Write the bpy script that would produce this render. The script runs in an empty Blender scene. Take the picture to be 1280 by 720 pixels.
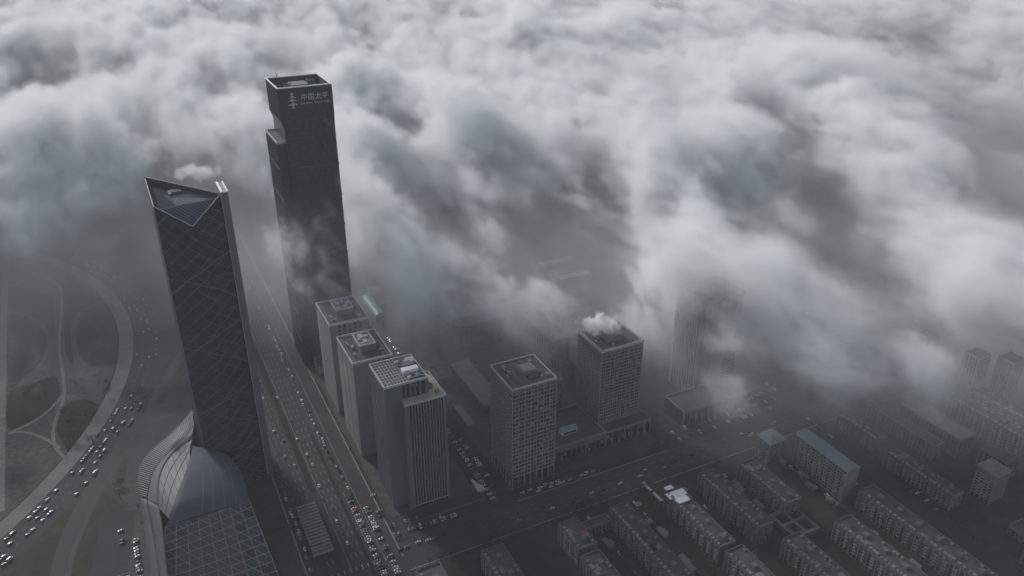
import bpy, math, random
import numpy as np
from mathutils import Vector
C = bpy.context.scene
LINK = C.collection.objects.link
# ---------------------------------------------------------------- camera
EYE = 460.0; PITCH = math.radians(26.1); FPX = 1000.0
cam = bpy.data.cameras.new('camera'); cam_o = bpy.data.objects.new('camera', cam); LINK(cam_o); C.camera = cam_o
cam.sensor_width = 36; cam.lens = FPX/1280*36; cam.clip_start = 1; cam.clip_end = 60000
cam_o.location = (0, 0, EYE); cam_o.rotation_euler = (math.radians(90)-PITCH, 0, 0)
# ---------------------------------------------------------------- sky and sun
SUN_AZ = math.radians(-42); SUN_EL = math.radians(25)      # azimuth from +Y, clockwise
w = bpy.data.worlds.new('World'); C.world = w; w.use_nodes = True
nt = w.node_tree; bg = nt.nodes['Background']
sk = nt.nodes.new('ShaderNodeTexSky'); sk.sky_type = 'NISHITA'; sk.sun_disc = False
sk.sun_elevation = SUN_EL; sk.sun_rotation = SUN_AZ
hs = nt.nodes.new('ShaderNodeHueSaturation'); hs.inputs['Saturation'].default_value = 0.68
nt.links.new(sk.outputs[0], hs.inputs['Color']); nt.links.new(hs.outputs[0], bg.inputs[0]); bg.inputs[1].default_value = 0.09
sl = bpy.data.lights.new('sun', 'SUN'); so = bpy.data.objects.new('sun', sl); LINK(so)
sl.energy = 2.6; sl.angle = math.radians(10); sl.color = (1, .965, .92)
d = Vector((math.sin(SUN_AZ)*math.cos(SUN_EL), math.cos(SUN_AZ)*math.cos(SUN_EL), math.sin(SUN_EL)))
so.rotation_euler = d.to_track_quat('Z', 'Y').to_euler()
C.view_settings.view_transform = 'Standard'; C.view_settings.look = 'None'; C.view_settings.exposure = .33; C.view_settings.gamma = 1
cy = C.cycles
cy.use_denoising = True; cy.volume_bounces = 6; cy.max_bounces = 10; cy.diffuse_bounces = 2; cy.glossy_bounces = 2
cy.volume_step_rate = 1.3; cy.use_adaptive_sampling = True; cy.adaptive_threshold = .03
# ---------------------------------------------------------------- the street grid: u runs away along the boulevard, v to the right
A = math.radians(26.5)
UX, UY, VX, VY = -math.sin(A), math.cos(A), math.cos(A), math.sin(A)
def xy(u, v): return (u*UX+v*VX, u*UY+v*VY)
def uv(x, y): return (x*UX+y*UY, x*VX+y*VY)
def ground(px, py, z=0.):          # the place at height z that the survey pixel (px, py) of the photograph sees
    x, y = px-640, 360-py
    dx, dy, dz = x, FPX*math.cos(PITCH)+y*math.sin(PITCH), -FPX*math.sin(PITCH)+y*math.cos(PITCH)
    t = (z-EYE)/dz
    return (dx*t, dy*t)
def W3(px, py, z): return Vector((*ground(px, py, z), z))
# ---------------------------------------------------------------- materials
def mat(name, col, rough=.85, var=.25, scale=.15, metal=0, spec=.3, var2=0, scale2=2.):
    m = bpy.data.materials.new(name); m.use_nodes = True; t = m.node_tree; b = t.nodes['Principled BSDF']
    b.inputs['Roughness'].default_value = rough; b.inputs['Metallic'].default_value = metal; b.inputs['Specular IOR Level'].default_value = spec
    tc = t.nodes.new('ShaderNodeTexCoord'); n = t.nodes.new('ShaderNodeTexNoise'); n.inputs['Scale'].default_value = scale
    n.inputs['Detail'].default_value = 6; n.inputs['Roughness'].default_value = .65; t.links.new(tc.outputs['Object'], n.inputs['Vector'])
    r = t.nodes.new('ShaderNodeMapRange'); r.inputs['From Min'].default_value = .3; r.inputs['From Max'].default_value = .7
    r.inputs['To Min'].default_value = 1-var; r.inputs['To Max'].default_value = 1+var; t.links.new(n.outputs[0], r.inputs['Value'])
    out = r.outputs[0]
    if var2:
        n2 = t.nodes.new('ShaderNodeTexNoise'); n2.inputs['Scale'].default_value = scale2; n2.inputs['Detail'].default_value = 3
        t.links.new(tc.outputs['Object'], n2.inputs['Vector'])
        r2 = t.nodes.new('ShaderNodeMapRange'); r2.inputs['From Min'].default_value = .3; r2.inputs['From Max'].default_value = .7
        r2.inputs['To Min'].default_value = 1-var2; r2.inputs['To Max'].default_value = 1+var2; t.links.new(n2.outputs[0], r2.inputs['Value'])
        mm = t.nodes.new('ShaderNodeMath'); mm.operation = 'MULTIPLY'; t.links.new(out, mm.inputs[0]); t.links.new(r2.outputs[0], mm.inputs[1]); out = mm.outputs[0]
    v = t.nodes.new('ShaderNodeVectorMath'); v.operation = 'SCALE'; v.inputs[0].default_value = col; t.links.new(out, v.inputs['Scale'])
    t.links.new(v.outputs[0], b.inputs['Base Color'])
    return m
def glassmat(name, col, cell=(1.7, 1.7, 3.6), var=.6, rough=.2, light=(.20, .195, .18), lit=.2):
    """glazing whose panes differ a little, some with pale blinds behind them"""
    m = bpy.data.materials.new(name); m.use_nodes = True; t = m.node_tree; b = t.nodes['Principled BSDF']
    b.inputs['Roughness'].default_value = rough; b.inputs['Specular IOR Level'].default_value = .5
    tc = t.nodes.new('ShaderNodeTexCoord'); dv = t.nodes.new('ShaderNodeVectorMath'); dv.operation = 'DIVIDE'; dv.inputs[1].default_value = cell
    fl = t.nodes.new('ShaderNodeVectorMath'); fl.operation = 'FLOOR'; wn = t.nodes.new('ShaderNodeTexWhiteNoise')
    t.links.new(tc.outputs['Object'], dv.inputs[0]); t.links.new(dv.outputs[0], fl.inputs[0]); t.links.new(fl.outputs[0], wn.inputs['Vector'])
    r = t.nodes.new('ShaderNodeMapRange'); r.inputs['To Min'].default_value = 1-var; r.inputs['To Max'].default_value = 1+var
    t.links.new(wn.outputs['Value'], r.inputs['Value'])
    v = t.nodes.new('ShaderNodeVectorMath'); v.operation = 'SCALE'; v.inputs[0].default_value = col; t.links.new(r.outputs[0], v.inputs['Scale'])
    gt = t.nodes.new('ShaderNodeMath'); gt.operation = 'GREATER_THAN'; gt.inputs[1].default_value = 1-lit; t.links.new(wn.outputs['Value'], gt.inputs[0])
    mx = t.nodes.new('ShaderNodeMix'); mx.data_type = 'RGBA'; t.links.new(gt.outputs[0], mx.inputs['Factor'])
    t.links.new(v.outputs[0], mx.inputs['A']); mx.inputs['B'].default_value = (*light, 1); t.links.new(mx.outputs['Result'], b.inputs['Base Color'])
    return m
M = dict(
    ground=mat('ground_soil', (.036, .033, .028), .95, .45, .012, var2=.3, scale2=.11),
    asphalt=mat('asphalt', (.037, .037, .039), .9, .22, .03, var2=.12, scale2=.5),
    asphalt_dark=mat('asphalt_dark', (.032, .032, .036), .9, .22, .04, var2=.12, scale2=.5),
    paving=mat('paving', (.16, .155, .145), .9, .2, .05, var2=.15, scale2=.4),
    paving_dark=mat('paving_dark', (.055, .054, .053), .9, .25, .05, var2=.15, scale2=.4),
    lawn=mat('winter_lawn', (.066, .066, .058), .95, .35, .02, var2=.35, scale2=.2),
    lawn_dark=mat('dark_planting', (.013, .015, .010), .95, .35, .03, var2=.4, scale2=.25),
    water=mat('canal_water', (.018, .021, .022), .75, .2, .02, spec=.2),
    paint=mat('road_paint', (.22, .22, .215), .8, .2, .3),
    concrete=mat('concrete', (.19, .187, .185), .85, .12, .08, var2=.08, scale2=1.),
    concrete_dark=mat('concrete_dark', (.12, .118, .122), .85, .15, .08, var2=.08, scale2=1.),
    roof=mat('roof_felt', (.075, .074, .072), .92, .3, .12, var2=.2, scale2=.9),
    roof_light=mat('roof_light', (.17, .17, .168), .85, .2, .15, var2=.15, scale2=.9),
    trim=mat('pale_trim', (.42, .42, .42), .7, .1, .3),
    trim_white=mat('white_trim', (.85, .85, .86), .6, .05, .3),
    stone_blue=mat('bluish_cladding', (.12, .135, .15), .6, .1, .08),
    beige=mat('beige_roof', (.46, .35, .26), .85, .15, .15),
    steel=mat('brushed_steel', (.16, .165, .175), .45, .1, .1, metal=.3),
    bar=mat('diagrid_metal', (.17, .20, .215), .5, .1, .1, metal=.3),
    dark=mat('dark_metal', (.035, .04, .045), .6, .2, .3),
    plant=mat('roof_plant', (.24, .24, .24), .7, .3, .5),
    teal=mat('teal_sheet_roof', (.135, .175, .19), .6, .15, .15),
    cyan=mat('cyan_sheet_roof', (.15, .27, .29), .5, .15, .2),
    red=mat('red_sheet', (.30, .06, .07), .7, .15, .3),
    whiteroof=mat('white_sheet_roof', (.80, .80, .79), .7, .08, .3),
    render=mat('grey_render', (.13, .125, .12), .9, .18, .1, var2=.1, scale2=1.),
    render_pale=mat('pale_render', (.20, .19, .18), .9, .15, .1, var2=.1, scale2=1.),
    brown=mat('brown_interior', (.078, .067, .068), .6, .15, .3, spec=.5),
    panel_smooth=mat('smooth_metal_roof', (.070, .085, .108), .75, .18, .08, spec=.15, var2=.1, scale2=1.2),
    shell=mat('silver_shell', (.105, .117, .125), .7, .12, .08, spec=.2),
    fin_dark=mat('dark_fin_metal', (.05, .066, .085), .6, .15, .1, spec=.2),
    louvre=mat('louvre_metal', (.17, .20, .25), .7, .1, .2),
    grid_wall=mat('grid_wall', (.23, .225, .215), .88, .12, .1, var2=.1, scale2=.8),
    bark=mat('bark', (.05, .042, .035), .95, .2, 1.),
    leaf=mat('dark_foliage', (.045, .05, .032), .9, .5, .5),
    twig=mat('bare_twigs', (.085, .075, .062), .9, .4, .5),
    tyre=mat('tyre', (.02, .02, .02), .9, .1, 1.),
    sign=mat('sign_letters', (.42, .46, .50), .5, .05, .3),
    solar=mat('solar_glass', (.014, .023, .046), .9, .3, .4, spec=.1),
    glass=glassmat('window_glass', (.030, .034, .045)),
    glass_t1=glassmat('curtain_glass', (.024, .038, .046), (4.1, 4.1, 4.2), .45, .22, (.035, .045, .05), .12),
    glass_t2=glassmat('tower_glass', (.010, .021, .038), (2.6, 2.6, 4.2), .6, .3, (.04, .055, .065), .1),
    glass_teal=glassmat('teal_glass', (.020, .040, .050), (1.6, 1.6, 3.4), .4, .2, (.12, .15, .16), .06),
    car_glass=mat('car_glass', (.02, .022, .025), .15, .1, 1., spec=.5),
)
PAINTS = dict(white=mat('white_paint', (.58, .58, .58), .3, .03, 1, spec=.5), silver=mat('silver_paint', (.30, .31, .33), .3, .03, 1, metal=.4),
              black=mat('black_paint', (.02, .02, .023), .3, .03, 1, spec=.5), grey=mat('grey_paint', (.14, .145, .15), .35, .03, 1, metal=.3),
              red=mat('red_paint', (.30, .03, .03), .35, .03, 1, spec=.5))
# ---------------------------------------------------------------- helpers
class MB:
    def __init__(s): s.v = []; s.f = []; s.m = []
    def add(s, vs, fs, mi=0):
        n = len(s.v); s.v += [tuple(a) for a in vs]; s.f += [tuple(n+i for i in f) for f in fs]; s.m += [mi]*len(fs); return s
    def box(s, x0, x1, y0, y1, z0, z1, mi=0):
        return s.add([(x0,y0,z0),(x1,y0,z0),(x1,y1,z0),(x0,y1,z0),(x0,y0,z1),(x1,y0,z1),(x1,y1,z1),(x0,y1,z1)],
                     [(3,2,1,0),(4,5,6,7),(0,1,5,4),(1,2,6,5),(2,3,7,6),(3,0,4,7)], mi)
    def ring(s, x0, x1, y0, y1, z0, z1, t, mi=0):      # hollow rectangular ring, butted ends
        s.box(x0, x1, y0, y0+t, z0, z1, mi); s.box(x0, x1, y1-t, y1, z0, z1, mi)
        s.box(x0, x0+t, y0+t, y1-t, z0, z1, mi); return s.box(x1-t, x1, y0+t, y1-t, z0, z1, mi)
    def prism(s, pts, z0, z1, mi=0, z1s=None):
        n = len(pts); s.add([(x, y, z0) for x, y in pts]+[(x, y, (z1s[i] if z1s else z1)) for i, (x, y) in enumerate(pts)],
              [tuple(range(n-1, -1, -1)), tuple(range(n, 2*n))]+[(i, (i+1) % n, n+(i+1) % n, n+i) for i in range(n)], mi); return s
    def bar(s, a, b, r, up=(0, 0, 1), mi=0):
        a, b = Vector(a), Vector(b); dd = (b-a); L = dd.length
        if L < 1e-6: return s
        dd /= L; x = dd.cross(Vector(up))
        if x.length < 1e-4: x = dd.cross(Vector((1, 0, 0)))
        x.normalize(); y = x.cross(dd); vs = []
        for p in (a, b):
            for i, j in ((-1,-1),(1,-1),(1,1),(-1,1)): vs.append(p+x*(i*r)+y*(j*r))
        return s.add(vs, [(3,2,1,0),(4,5,6,7),(0,1,5,4),(1,2,6,5),(2,3,7,6),(3,0,4,7)], mi)
    def slab(s, q, t, mi=0):                            # a thin plate on the quad q, thickness t along its normal
        q = [Vector(p) for p in q]; n = (q[2]-q[0]).cross(q[3]-q[1]); n.normalize(); n *= t
        return s.add([p-n for p in q]+q, [(3,2,1,0),(4,5,6,7),(0,1,5,4),(1,2,6,5),(2,3,7,6),(3,0,4,7)], mi)
    def mesh(s, name, mats):
        me = bpy.data.meshes.new(name); me.from_pydata(s.v, [], s.f)
        for m in (mats if isinstance(mats, (list, tuple)) else [mats]): me.materials.append(m)
        if any(s.m): me.polygons.foreach_set('material_index', s.m)
        me.update(); return me
    def build(s, name, mats, parent=None, loc=None, kind=None):
        return put(name, s.mesh(name, mats), parent, loc, kind)
ROOF = {}       # a building's roof carries its own machines, houses and heaters
ON_ROOF = {'roof_unit', 'water_heater', 'roof_box', 'stair_head', 'roof_house', 'roof_beam', 'roof_seam', 'roof_patch', 'red_roof_patch', 'blue_roof_patch', 'cooling_unit', 'helipad', 'roof_house_top', 'mast'}
def put(name, me, parent=None, loc=None, kind=None, rz=0):
    if parent is not None and name in ON_ROOF and parent.name in ROOF: parent = ROOF[parent.name]
    o = bpy.data.objects.new(name, me); LINK(o)
    if parent is not None: o.parent = parent
    if loc: o.location = loc
    if rz: o.rotation_euler[2] = rz
    if kind: o['kind'] = kind
    if name == 'roof' and parent is not None and loc is None: ROOF.setdefault(parent.name, o)
    return o
def tag(o, label, cat, group=None):
    o['label'] = label; o['category'] = cat
    if group: o['group'] = group
    return o
def thing(name, label, cat, u, v, group=None, rz=A, z=0.):
    o = bpy.data.objects.new(name, None); LINK(o); o.location = (*xy(u, v), z); o.rotation_euler = (0, 0, rz); o.empty_display_size = 1
    return tag(o, label, cat, group)
def sheet(name, pts, z, m, kind='structure'):           # flat polygon on the ground (world points)
    me = bpy.data.meshes.new(name); me.from_pydata([(x, y, z) for x, y in pts], [], [tuple(range(len(pts)))]); me.materials.append(m)
    if me.polygons[0].normal.z < 0: me.flip_normals()
    return put(name, me, kind=kind)
def ribbon(name, pts, wd, z, m, kind='structure', n=1):
    """a band of width wd along world points, smoothed"""
    P = [Vector(p) for p in pts]
    if n > 1:
        Q = []
        for i in range(len(P)-1):
            p0 = P[max(i-1, 0)]; p1 = P[i]; p2 = P[i+1]; p3 = P[min(i+2, len(P)-1)]
            for k in range(n):
                t = k/n; Q.append(.5*((2*p1)+(p2-p0)*t+(2*p0-5*p1+4*p2-p3)*t*t+(3*p1-p0-3*p2+p3)*t**3))
        Q.append(P[-1]); P = Q
    vs = []; fs = []
    for i, p in enumerate(P):
        tg = (P[min(i+1, len(P)-1)]-P[max(i-1, 0)]).normalized(); nn = Vector((-tg.y, tg.x))*wd/2
        vs += [(p.x+nn.x, p.y+nn.y, z), (p.x-nn.x, p.y-nn.y, z)]
        if i: fs.append((2*i-2, 2*i-1, 2*i+1, 2*i))
    me = bpy.data.meshes.new(name); me.from_pydata(vs, [], fs); me.materials.append(m)
    return put(name, me, kind=kind)
def UV(*l): return [xy(*p) for p in l]
R = random.Random(11)
def stretch(du, dv, t):
    if abs(du) > abs(dv): t = t if du > 0 else 1-t; return (', near end', ', middle stretch', ', far end')[min(2, int(t*3))]
    return (', left part', ', middle part', ', right part')[min(2, int(t*3))]
# ---------------------------------------------------------------- the ground, roads, park
g = MB(); g.add([(-9000,-3000,0),(9000,-3000,0),(9000,16000,0),(-9000,16000,0)], [(0,1,2,3)])
g.build('ground', M['ground'], kind='structure')
CX, CY = -890., 600.
def arc(r, a0, a1, n=40): return [(CX+r*math.cos(math.radians(a0+(a1-a0)*i/n)), CY+r*math.sin(math.radians(a0+(a1-a0)*i/n))) for i in range(n+1)]
sheet('park_lawn', [(CX+480*math.cos(t*math.pi/40), CY+480*math.sin(t*math.pi/40)) for t in range(80)], .02, M['lawn'])
ribbon('ring_path', arc(489, -45, 90), 15, .06, M['paving'])
ribbon('ring_road', arc(511, -50, 95), 28, .04, M['asphalt'])
def pix(l, z=0): return [ground(*p, z) for p in l]
ribbon('park_axis_path', pix([(9,296),(5,400),(2,520),(0,640)]), 7, .07, M['paving'], n=6)
ribbon('park_path', pix([(50,335),(55,345),(74,358),(77,380),(74,430),(76,450),(80,480),(79,500),(68,530),(68,555),(83,575)]), 3.2, .08, M['paving'], n=6)
ribbon('park_path', pix([(10,542),(40,528),(62,512),(80,492)]), 3, .085, M['paving'], n=6)
ribbon('park_path', pix([(10,542),(30,540),(55,548),(75,560)]), 3, .09, M['paving'], n=6)
ribbon('park_path', pix([(50,335),(30,350),(14,358)]), 3, .095, M['paving'], n=6)
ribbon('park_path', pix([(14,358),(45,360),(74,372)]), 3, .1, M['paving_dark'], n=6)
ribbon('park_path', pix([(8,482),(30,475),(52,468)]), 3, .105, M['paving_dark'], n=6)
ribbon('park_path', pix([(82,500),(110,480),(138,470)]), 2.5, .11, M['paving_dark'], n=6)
# dark planted beds of the park
for l in ([(12,395),(40,402),(58,420),(52,450),(30,472),(10,480)], [(95,420),(100,395),(115,385),(140,378),(148,395),(152,425),(150,450),(125,458),(102,448)],
          [(80,345),(110,362),(128,372),(95,392),(88,420),(92,455),(82,440),(80,400)], [(84,505),(110,500),(135,520),(110,558),(88,566),(74,545),(72,530)],
          [(12,490),(40,480),(70,470),(74,500),(55,520),(30,530),(10,535)], [(12,365),(40,366),(66,372),(66,420),(50,400),(12,385)]):
    P = [Vector(p) for p in pix(l)]; Q = []
    for i in range(len(P)):
        p0, p1, p2, p3 = P[i-1], P[i], P[(i+1) % len(P)], P[(i+2) % len(P)]
        for k in range(5):
            t = k/5; Q.append(.5*((2*p1)+(p2-p0)*t+(2*p0-5*p1+4*p2-p3)*t*t+(3*p1-p0-3*p2+p3)*t**3))
    sheet('planted_bed', [tuple(q) for q in Q], .035, M['lawn_dark'])
# canal and riverside paths
can = [(245,395),(222,425),(205,450),(188,480),(170,520),(150,560),(122,600),(98,645),(80,690),(70,740)]
ribbon('canal', pix(can), 13, .095, M['water'], n=6)
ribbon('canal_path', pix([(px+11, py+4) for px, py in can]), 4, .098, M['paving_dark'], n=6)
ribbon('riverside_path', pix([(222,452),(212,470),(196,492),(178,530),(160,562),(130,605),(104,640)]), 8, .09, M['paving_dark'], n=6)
ribbon('service_road', pix([(330,380),(270,400),(200,412),(178,430)]), 14, .07, M['asphalt'], n=6)
ribbon('service_road', pix([(300,420),(240,430),(200,440)]), 9, .075, M['asphalt_dark'], n=6)
ribbon('service_road', pix([(150,640),(136,720),(130,790)]), 26, .072, M['asphalt_dark'], n=6)
ribbon('footpath', pix([(185,578),(168,577),(152,584),(140,600),(139,608),(150,612),(172,614)]), 2, .1, M['paving_dark'], n=6)
# boulevard
sheet('tower_forecourt', UV((430,-75),(760,-45),(760,62),(430,62)), .03, M['paving_dark'])
sheet('boulevard', UV((100,62),(2600,62),(2600,132),(100,132)), .05, M['asphalt'])
ribbon('boulevard_median', UV((560,88),(2400,88)), 5, .12, M['lawn_dark'])
ribbon('boulevard_median', UV((100,107),(640,107)), 2.5, .14, M['lawn_dark'])
ribbon('boulevard_median', UV((640,74),(1300,74)), 3, .145, M['paving_dark'])
sheet('underpass_floor', UV((440,69),(482,69),(482,88),(440,88)), .11, M['asphalt_dark'])
sheet('cross_street', UV((440,132),(440,900),(470,900),(470,132)), .045, M['asphalt'])
sheet('cross_street_branch', UV((440,-300),(440,62),(455,62),(455,-300)), .046, M['asphalt_dark'])
sheet('car_park', UV((472,186),(472,132),(500,132),(500,186)), .06, M['asphalt_dark'])
sheet('side_street', UV((470,214),(470,240),(900,240),(900,214)), .055, M['asphalt_dark'])
sheet('car_park', UV((474,400),(474,600),(520,600),(520,400)), .06, M['asphalt_dark'])
sheet('rear_street', UV((470,396),(470,412),(1000,412),(1000,396)), .056, M['asphalt_dark'])
sheet('block_paving', UV((500,136),(760,136),(760,214),(500,214)), .05, M['paving_dark'])
sheet('block_paving', UV((486,240),(720,240),(720,396),(486,396)), .05, M['paving_dark'])
sheet('far_square', UV((800,235),(960,235),(960,330),(800,330)), .05, M['paving_dark'])
sheet('yard_lane', UV((100,322),(440,322),(440,330),(100,330)), .04, M['asphalt_dark'])
for v0 in (228, 374, 476): sheet('yard_lane', UV((150,v0),(440,v0),(440,v0+6),(150,v0+6)), .04, M['asphalt_dark'])
sheet('yard_lane', UV((326,236),(326,520),(332,520),(332,236)), .042, M['asphalt_dark'])
sheet('right_street', UV((150,528),(150,544),(900,560),(900,544)), .041, M['asphalt'])
# kerbs
for v0 in (60.8, 132.2): ribbon('kerb', UV((455,v0),(1500,v0)), 1.2, .13, M['concrete'])
for u0, a, b in ((438.8, 132, 900), (471, 240, 396)): ribbon('kerb', UV((u0,a),(u0,b)), .9, .13, M['concrete'])
# lane markings, one joined object of dashes
mk = MB()
def dash(u0, v0, u1, v1, wd=.3, step=12, ln=5, z=.16):
    p, q = Vector(xy(u0, v0)), Vector(xy(u1, v1)); L = (q-p).length; dd = (q-p)/L; n = Vector((-dd.y, dd.x))*wd/2; s = 0
    while s < L:
        a, b = p+dd*s, p+dd*min(s+ln, L); mk.add([(*(a+n), z), (*(a-n), z), (*(b-n), z), (*(b+n), z)], [(0,1,2,3)]); s += step
for v0 in (66, 70, 78, 82, 96, 100, 104, 111): dash(470, v0, 1300, v0)
for v0 in (92.5, 119): dash(455, v0, 1300, v0, .3, 50, 50)
for u0 in (448, 455, 462): dash(u0, 200, u0, 800)
for k in range(0, 52, 3): dash(476, 134+k, 481, 134+k, .15, 9, 5); dash(487, 134+k, 492, 134+k, .15, 9, 5)
for v0 in range(406, 560, 3):
    for u0 in (478, 489, 500, 511): dash(u0, v0, u0+5, v0, .15, 9, 5)
for k in range(14): dash(456+0, 64+k*4.6, 460, 64+k*4.6, 1.2, 9, 4)      # zebra crossing
for a0 in range(-40, 80):
    t0, t1 = math.radians(a0), math.radians(a0+.45)
    for r in (506, 514):
        mk.add([(CX+rr*math.cos(t), CY+rr*math.sin(t), .16) for rr, t in ((r-.15,t0),(r+.15,t0),(r+.15,t1),(r-.15,t1))], [(0,1,2,3)])
mk.build('lane_markings', M['paint'], kind='stuff')
# ---------------------------------------------------------------- building kit (local x = v, local y = u, z up)
def roof_kit(t, x0, x1, y0, y1, h, m_roof, m_trim, ph=1.6, pt=.7):
    MB().box(x0+pt, x1-pt, y0+pt, y1-pt, h-.6, h).build('roof', m_roof, t)
    MB().ring(x0-.1, x1+.1, y0-.1, y1+.1, h-.7, h+ph, pt).build('parapet', m_trim, t)
def equip(t, x0, x1, y0, y1, h, n, seed, m=None):
    r = random.Random(seed)
    for k in range(n):
        a, b = r.uniform(x0, x1-4), r.uniform(y0, y1-4); sx, sy, sz = r.uniform(1.2, 4), r.uniform(1.2, 4), r.uniform(.8, 2.4)
        q = MB().box(a, a+sx, b, b+sy, h, h+sz); q.box(a+.2, a+sx-.2, b+.2, b+sy-.2, h+sz, h+sz+.3)
        q.build('roof_unit', m or M['plant'], t)
def grid_tower(t, w, dd, h, nx, ny, nf, base, m_wall, m_glass, pw=.9, bh=1.1, sub=True, both=True):
    """frame of piers and floor bands in front of recessed glazing; an open base storey behind columns"""
    MB().box(.9, w-.9, .9, dd-.9, base, h-.7).build('glazing', m_glass, t)
    MB().box(3, w-3, 3, dd-3, 0, base).build('base_storey', M['dark'], t)
    pm = MB().box(-pw/2, pw/2, -pw/2, pw/2, 0, h-.75).mesh('pier', m_wall)
    for i in range(nx+1):
        x = pw/2+(w-pw)*i/nx
        put('pier', pm, t, (x, pw/2, 0)); put('pier', pm, t, (x, dd-pw/2, 0))
    for j in range(1, ny):
        y = pw/2+(dd-pw)*j/ny
        put('pier', pm, t, (pw/2, y, 0)); put('pier', pm, t, (w-pw/2, y, 0))
    bm = MB().ring(.15, w-.15, .15, dd-.15, 0, bh, .6).mesh('floor_band', m_wall)
    fh = (h-1-base)/nf
    for k in range(nf+1): put('floor_band', bm, t, (0, 0, base+k*fh-(bh if k == nf else 0)))
    if sub:
        s = MB()
        for i in range(nx):
            x = pw/2+(w-pw)*(i+.5)/nx
            for y in (.35, dd-.35): s.box(x-.22, x+.22, y-.25, y+.25, base, h-.8)
            for k in range(nf):          # balcony / air-conditioner ledges
                if (i*7+k*3) % 5 == 0: s.box(x+.6, x+1.8, -.35, .3, base+k*fh+1.3, base+k*fh+2.1)
        for j in range(ny):
            y = pw/2+(dd-pw)*(j+.5)/ny
            for x in (.35, w-.35): s.box(x-.25, x+.25, y-.22, y+.22, base, h-.8)
        s.build('mullions', m_wall, t, kind='stuff')
def slot_wall(t, x0, x1, y, zs, slots, m, th=1., side='front'):
    """solid wall of upright panels with gaps at slots=[(a,b),...]; zs=(z0,z1)"""
    cur = x0
    for a, b in slots+[(x1, x1)]:
        if a-cur > .3:
            if side == 'front': MB().box(cur, a, y, y+th, *zs).build('wall_panel', m, t)
            else: MB().box(y, y+th, cur, a, *zs).build('wall_panel', m, t)
        cur = b
# ---------------------------------------------------------------- curved diagrid tower (left)
T1 = thing('diagrid_tower', 'dark glass diagrid skyscraper with slanted triangular roof, left of the boulevard', 'skyscraper', 590, 35)
def l1(u, v): return (v-35, u-590)
def loc1(p): x, y = p.x, p.y; a, b = uv(x, y); return Vector((b-35, a-590, p.z))
foot = [l1(652.5,10.4), l1(598,11.2), l1(587,34), l1(598.7,57.4), l1(650,57.5)]
tops = [266., 260.5, 245., 262., 222.]
# walls (front corner order), back corner kept lower behind the crown
wl = MB(); n = 5
wl.add([(x, y, 0) for x, y in foot]+[(x, y, z) for (x, y), z in zip(foot, tops)], [(i, (i+1) % n, n+(i+1) % n, n+i) for i in range(n)])
wl.build('facade', M['glass_t1'], T1)
ins = []
cxm, cym = sum(p[0] for p in foot[:4])/4, sum(p[1] for p in foot[:4])/4
for (x, y), z in zip(foot, tops): ins.append((x+(cxm-x)*.07, y+(cym-y)*.07, z-3.5))
# roof: back rim runs straight from the apex to the right fin, so the roof is a folded plane L, L2, F, R
rf = MB(); rf.add(ins[:4]+[ins[4]], [(0,1,3),(1,2,3),(0,3,4)]); rf.build('roof', M['solar'], T1)
# louvre slats over the roof
e0, e1, e2, e3 = [Vector(p) for p in ins[:4]]
lv = MB()
for k in range(22):
    t = (k+.5)/22
    a = e1.lerp(e3, t); b = e2
    # lines parallel to the front-right edge inside triangle L2-F-R
    p, q = e1.lerp(e2, t), e1.lerp(e3, t)
    lv.bar(p+Vector((0,0,.5)), q+Vector((0,0,.5)), .2)
for k in range(26):
    t = .30+.66*(k+.5)/26
    p, q = e1.lerp(e3, t), e0.lerp(e3, t)
    p2 = p.lerp(q, .42); lv.bar(p+Vector((0,0,.5)), p2+Vector((0,0,.5)), .2)
for k in range(14):
    t = (k+.5)/14; lv.bar(e1.lerp(e2, t*.0+0).lerp(e3, t)+Vector((0,0,.6)), e2.lerp(e3, t)+Vector((0,0,.6)), .2)
for k in range(10):
    t = .04+.4*(k/10); p, q = e1.lerp(e0, t), e3.lerp(e0, t); lv.bar(p.lerp(q, .3)+Vector((0,0,.6)), q+Vector((0,0,.6)), .2)
lv.build('roof_louvres', M['louvre'], T1, kind='stuff')
# roof well with its machine pit
cc = e0.lerp(e3, .42).lerp(e1, .25)
MB().box(cc.x-2, cc.x+9, cc.y-3, cc.y+7, cc.z-.2, cc.z+1.4).build('roof_hatch', M['dark'], T1)
MB().box(cc.x-.5, cc.x+7.5, cc.y-1.5, cc.y+5.5, cc.z+1.4, cc.z+2.2).build('hatch_cover', M['panel_smooth'], T1)
tp = [Vector((x, y, z)) for (x, y), z in zip(foot, tops)]
for a, b, m, r_, nm in ((1,2,'trim',.32,'roof_edge'),(2,3,'trim',.32,'roof_edge'),(0,1,'trim',.3,'roof_edge'),(0,3,'dark',.8,'back_rim')):
    MB().bar(tp[a], tp[b], r_).build(nm, M[m], T1)
# inner faces of the parapet, ribbed on the left
for a, b in ((0,1),(1,2),(2,3)):
    q = MB(); q.add([tp[a], tp[b], Vector(ins[b]), Vector(ins[a])], [(0,1,2,3),(3,2,1,0)][:1]); q.build('parapet', M['dark'], T1)
bk = MB().slab([tp[0]+Vector((0,0,.0)), tp[3], Vector(ins[3]), Vector(ins[0])], .4); bk.build('parapet', M['dark'], T1)
for k in range(7):
    t = k/7; p = tp[0].lerp(tp[1], t); q = Vector(ins[0]).lerp(Vector(ins[1]), t)+Vector((2.2, 0, -.2))
    MB().bar(p, q, .28).build('crown_rib', M['steel'], T1)
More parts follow.
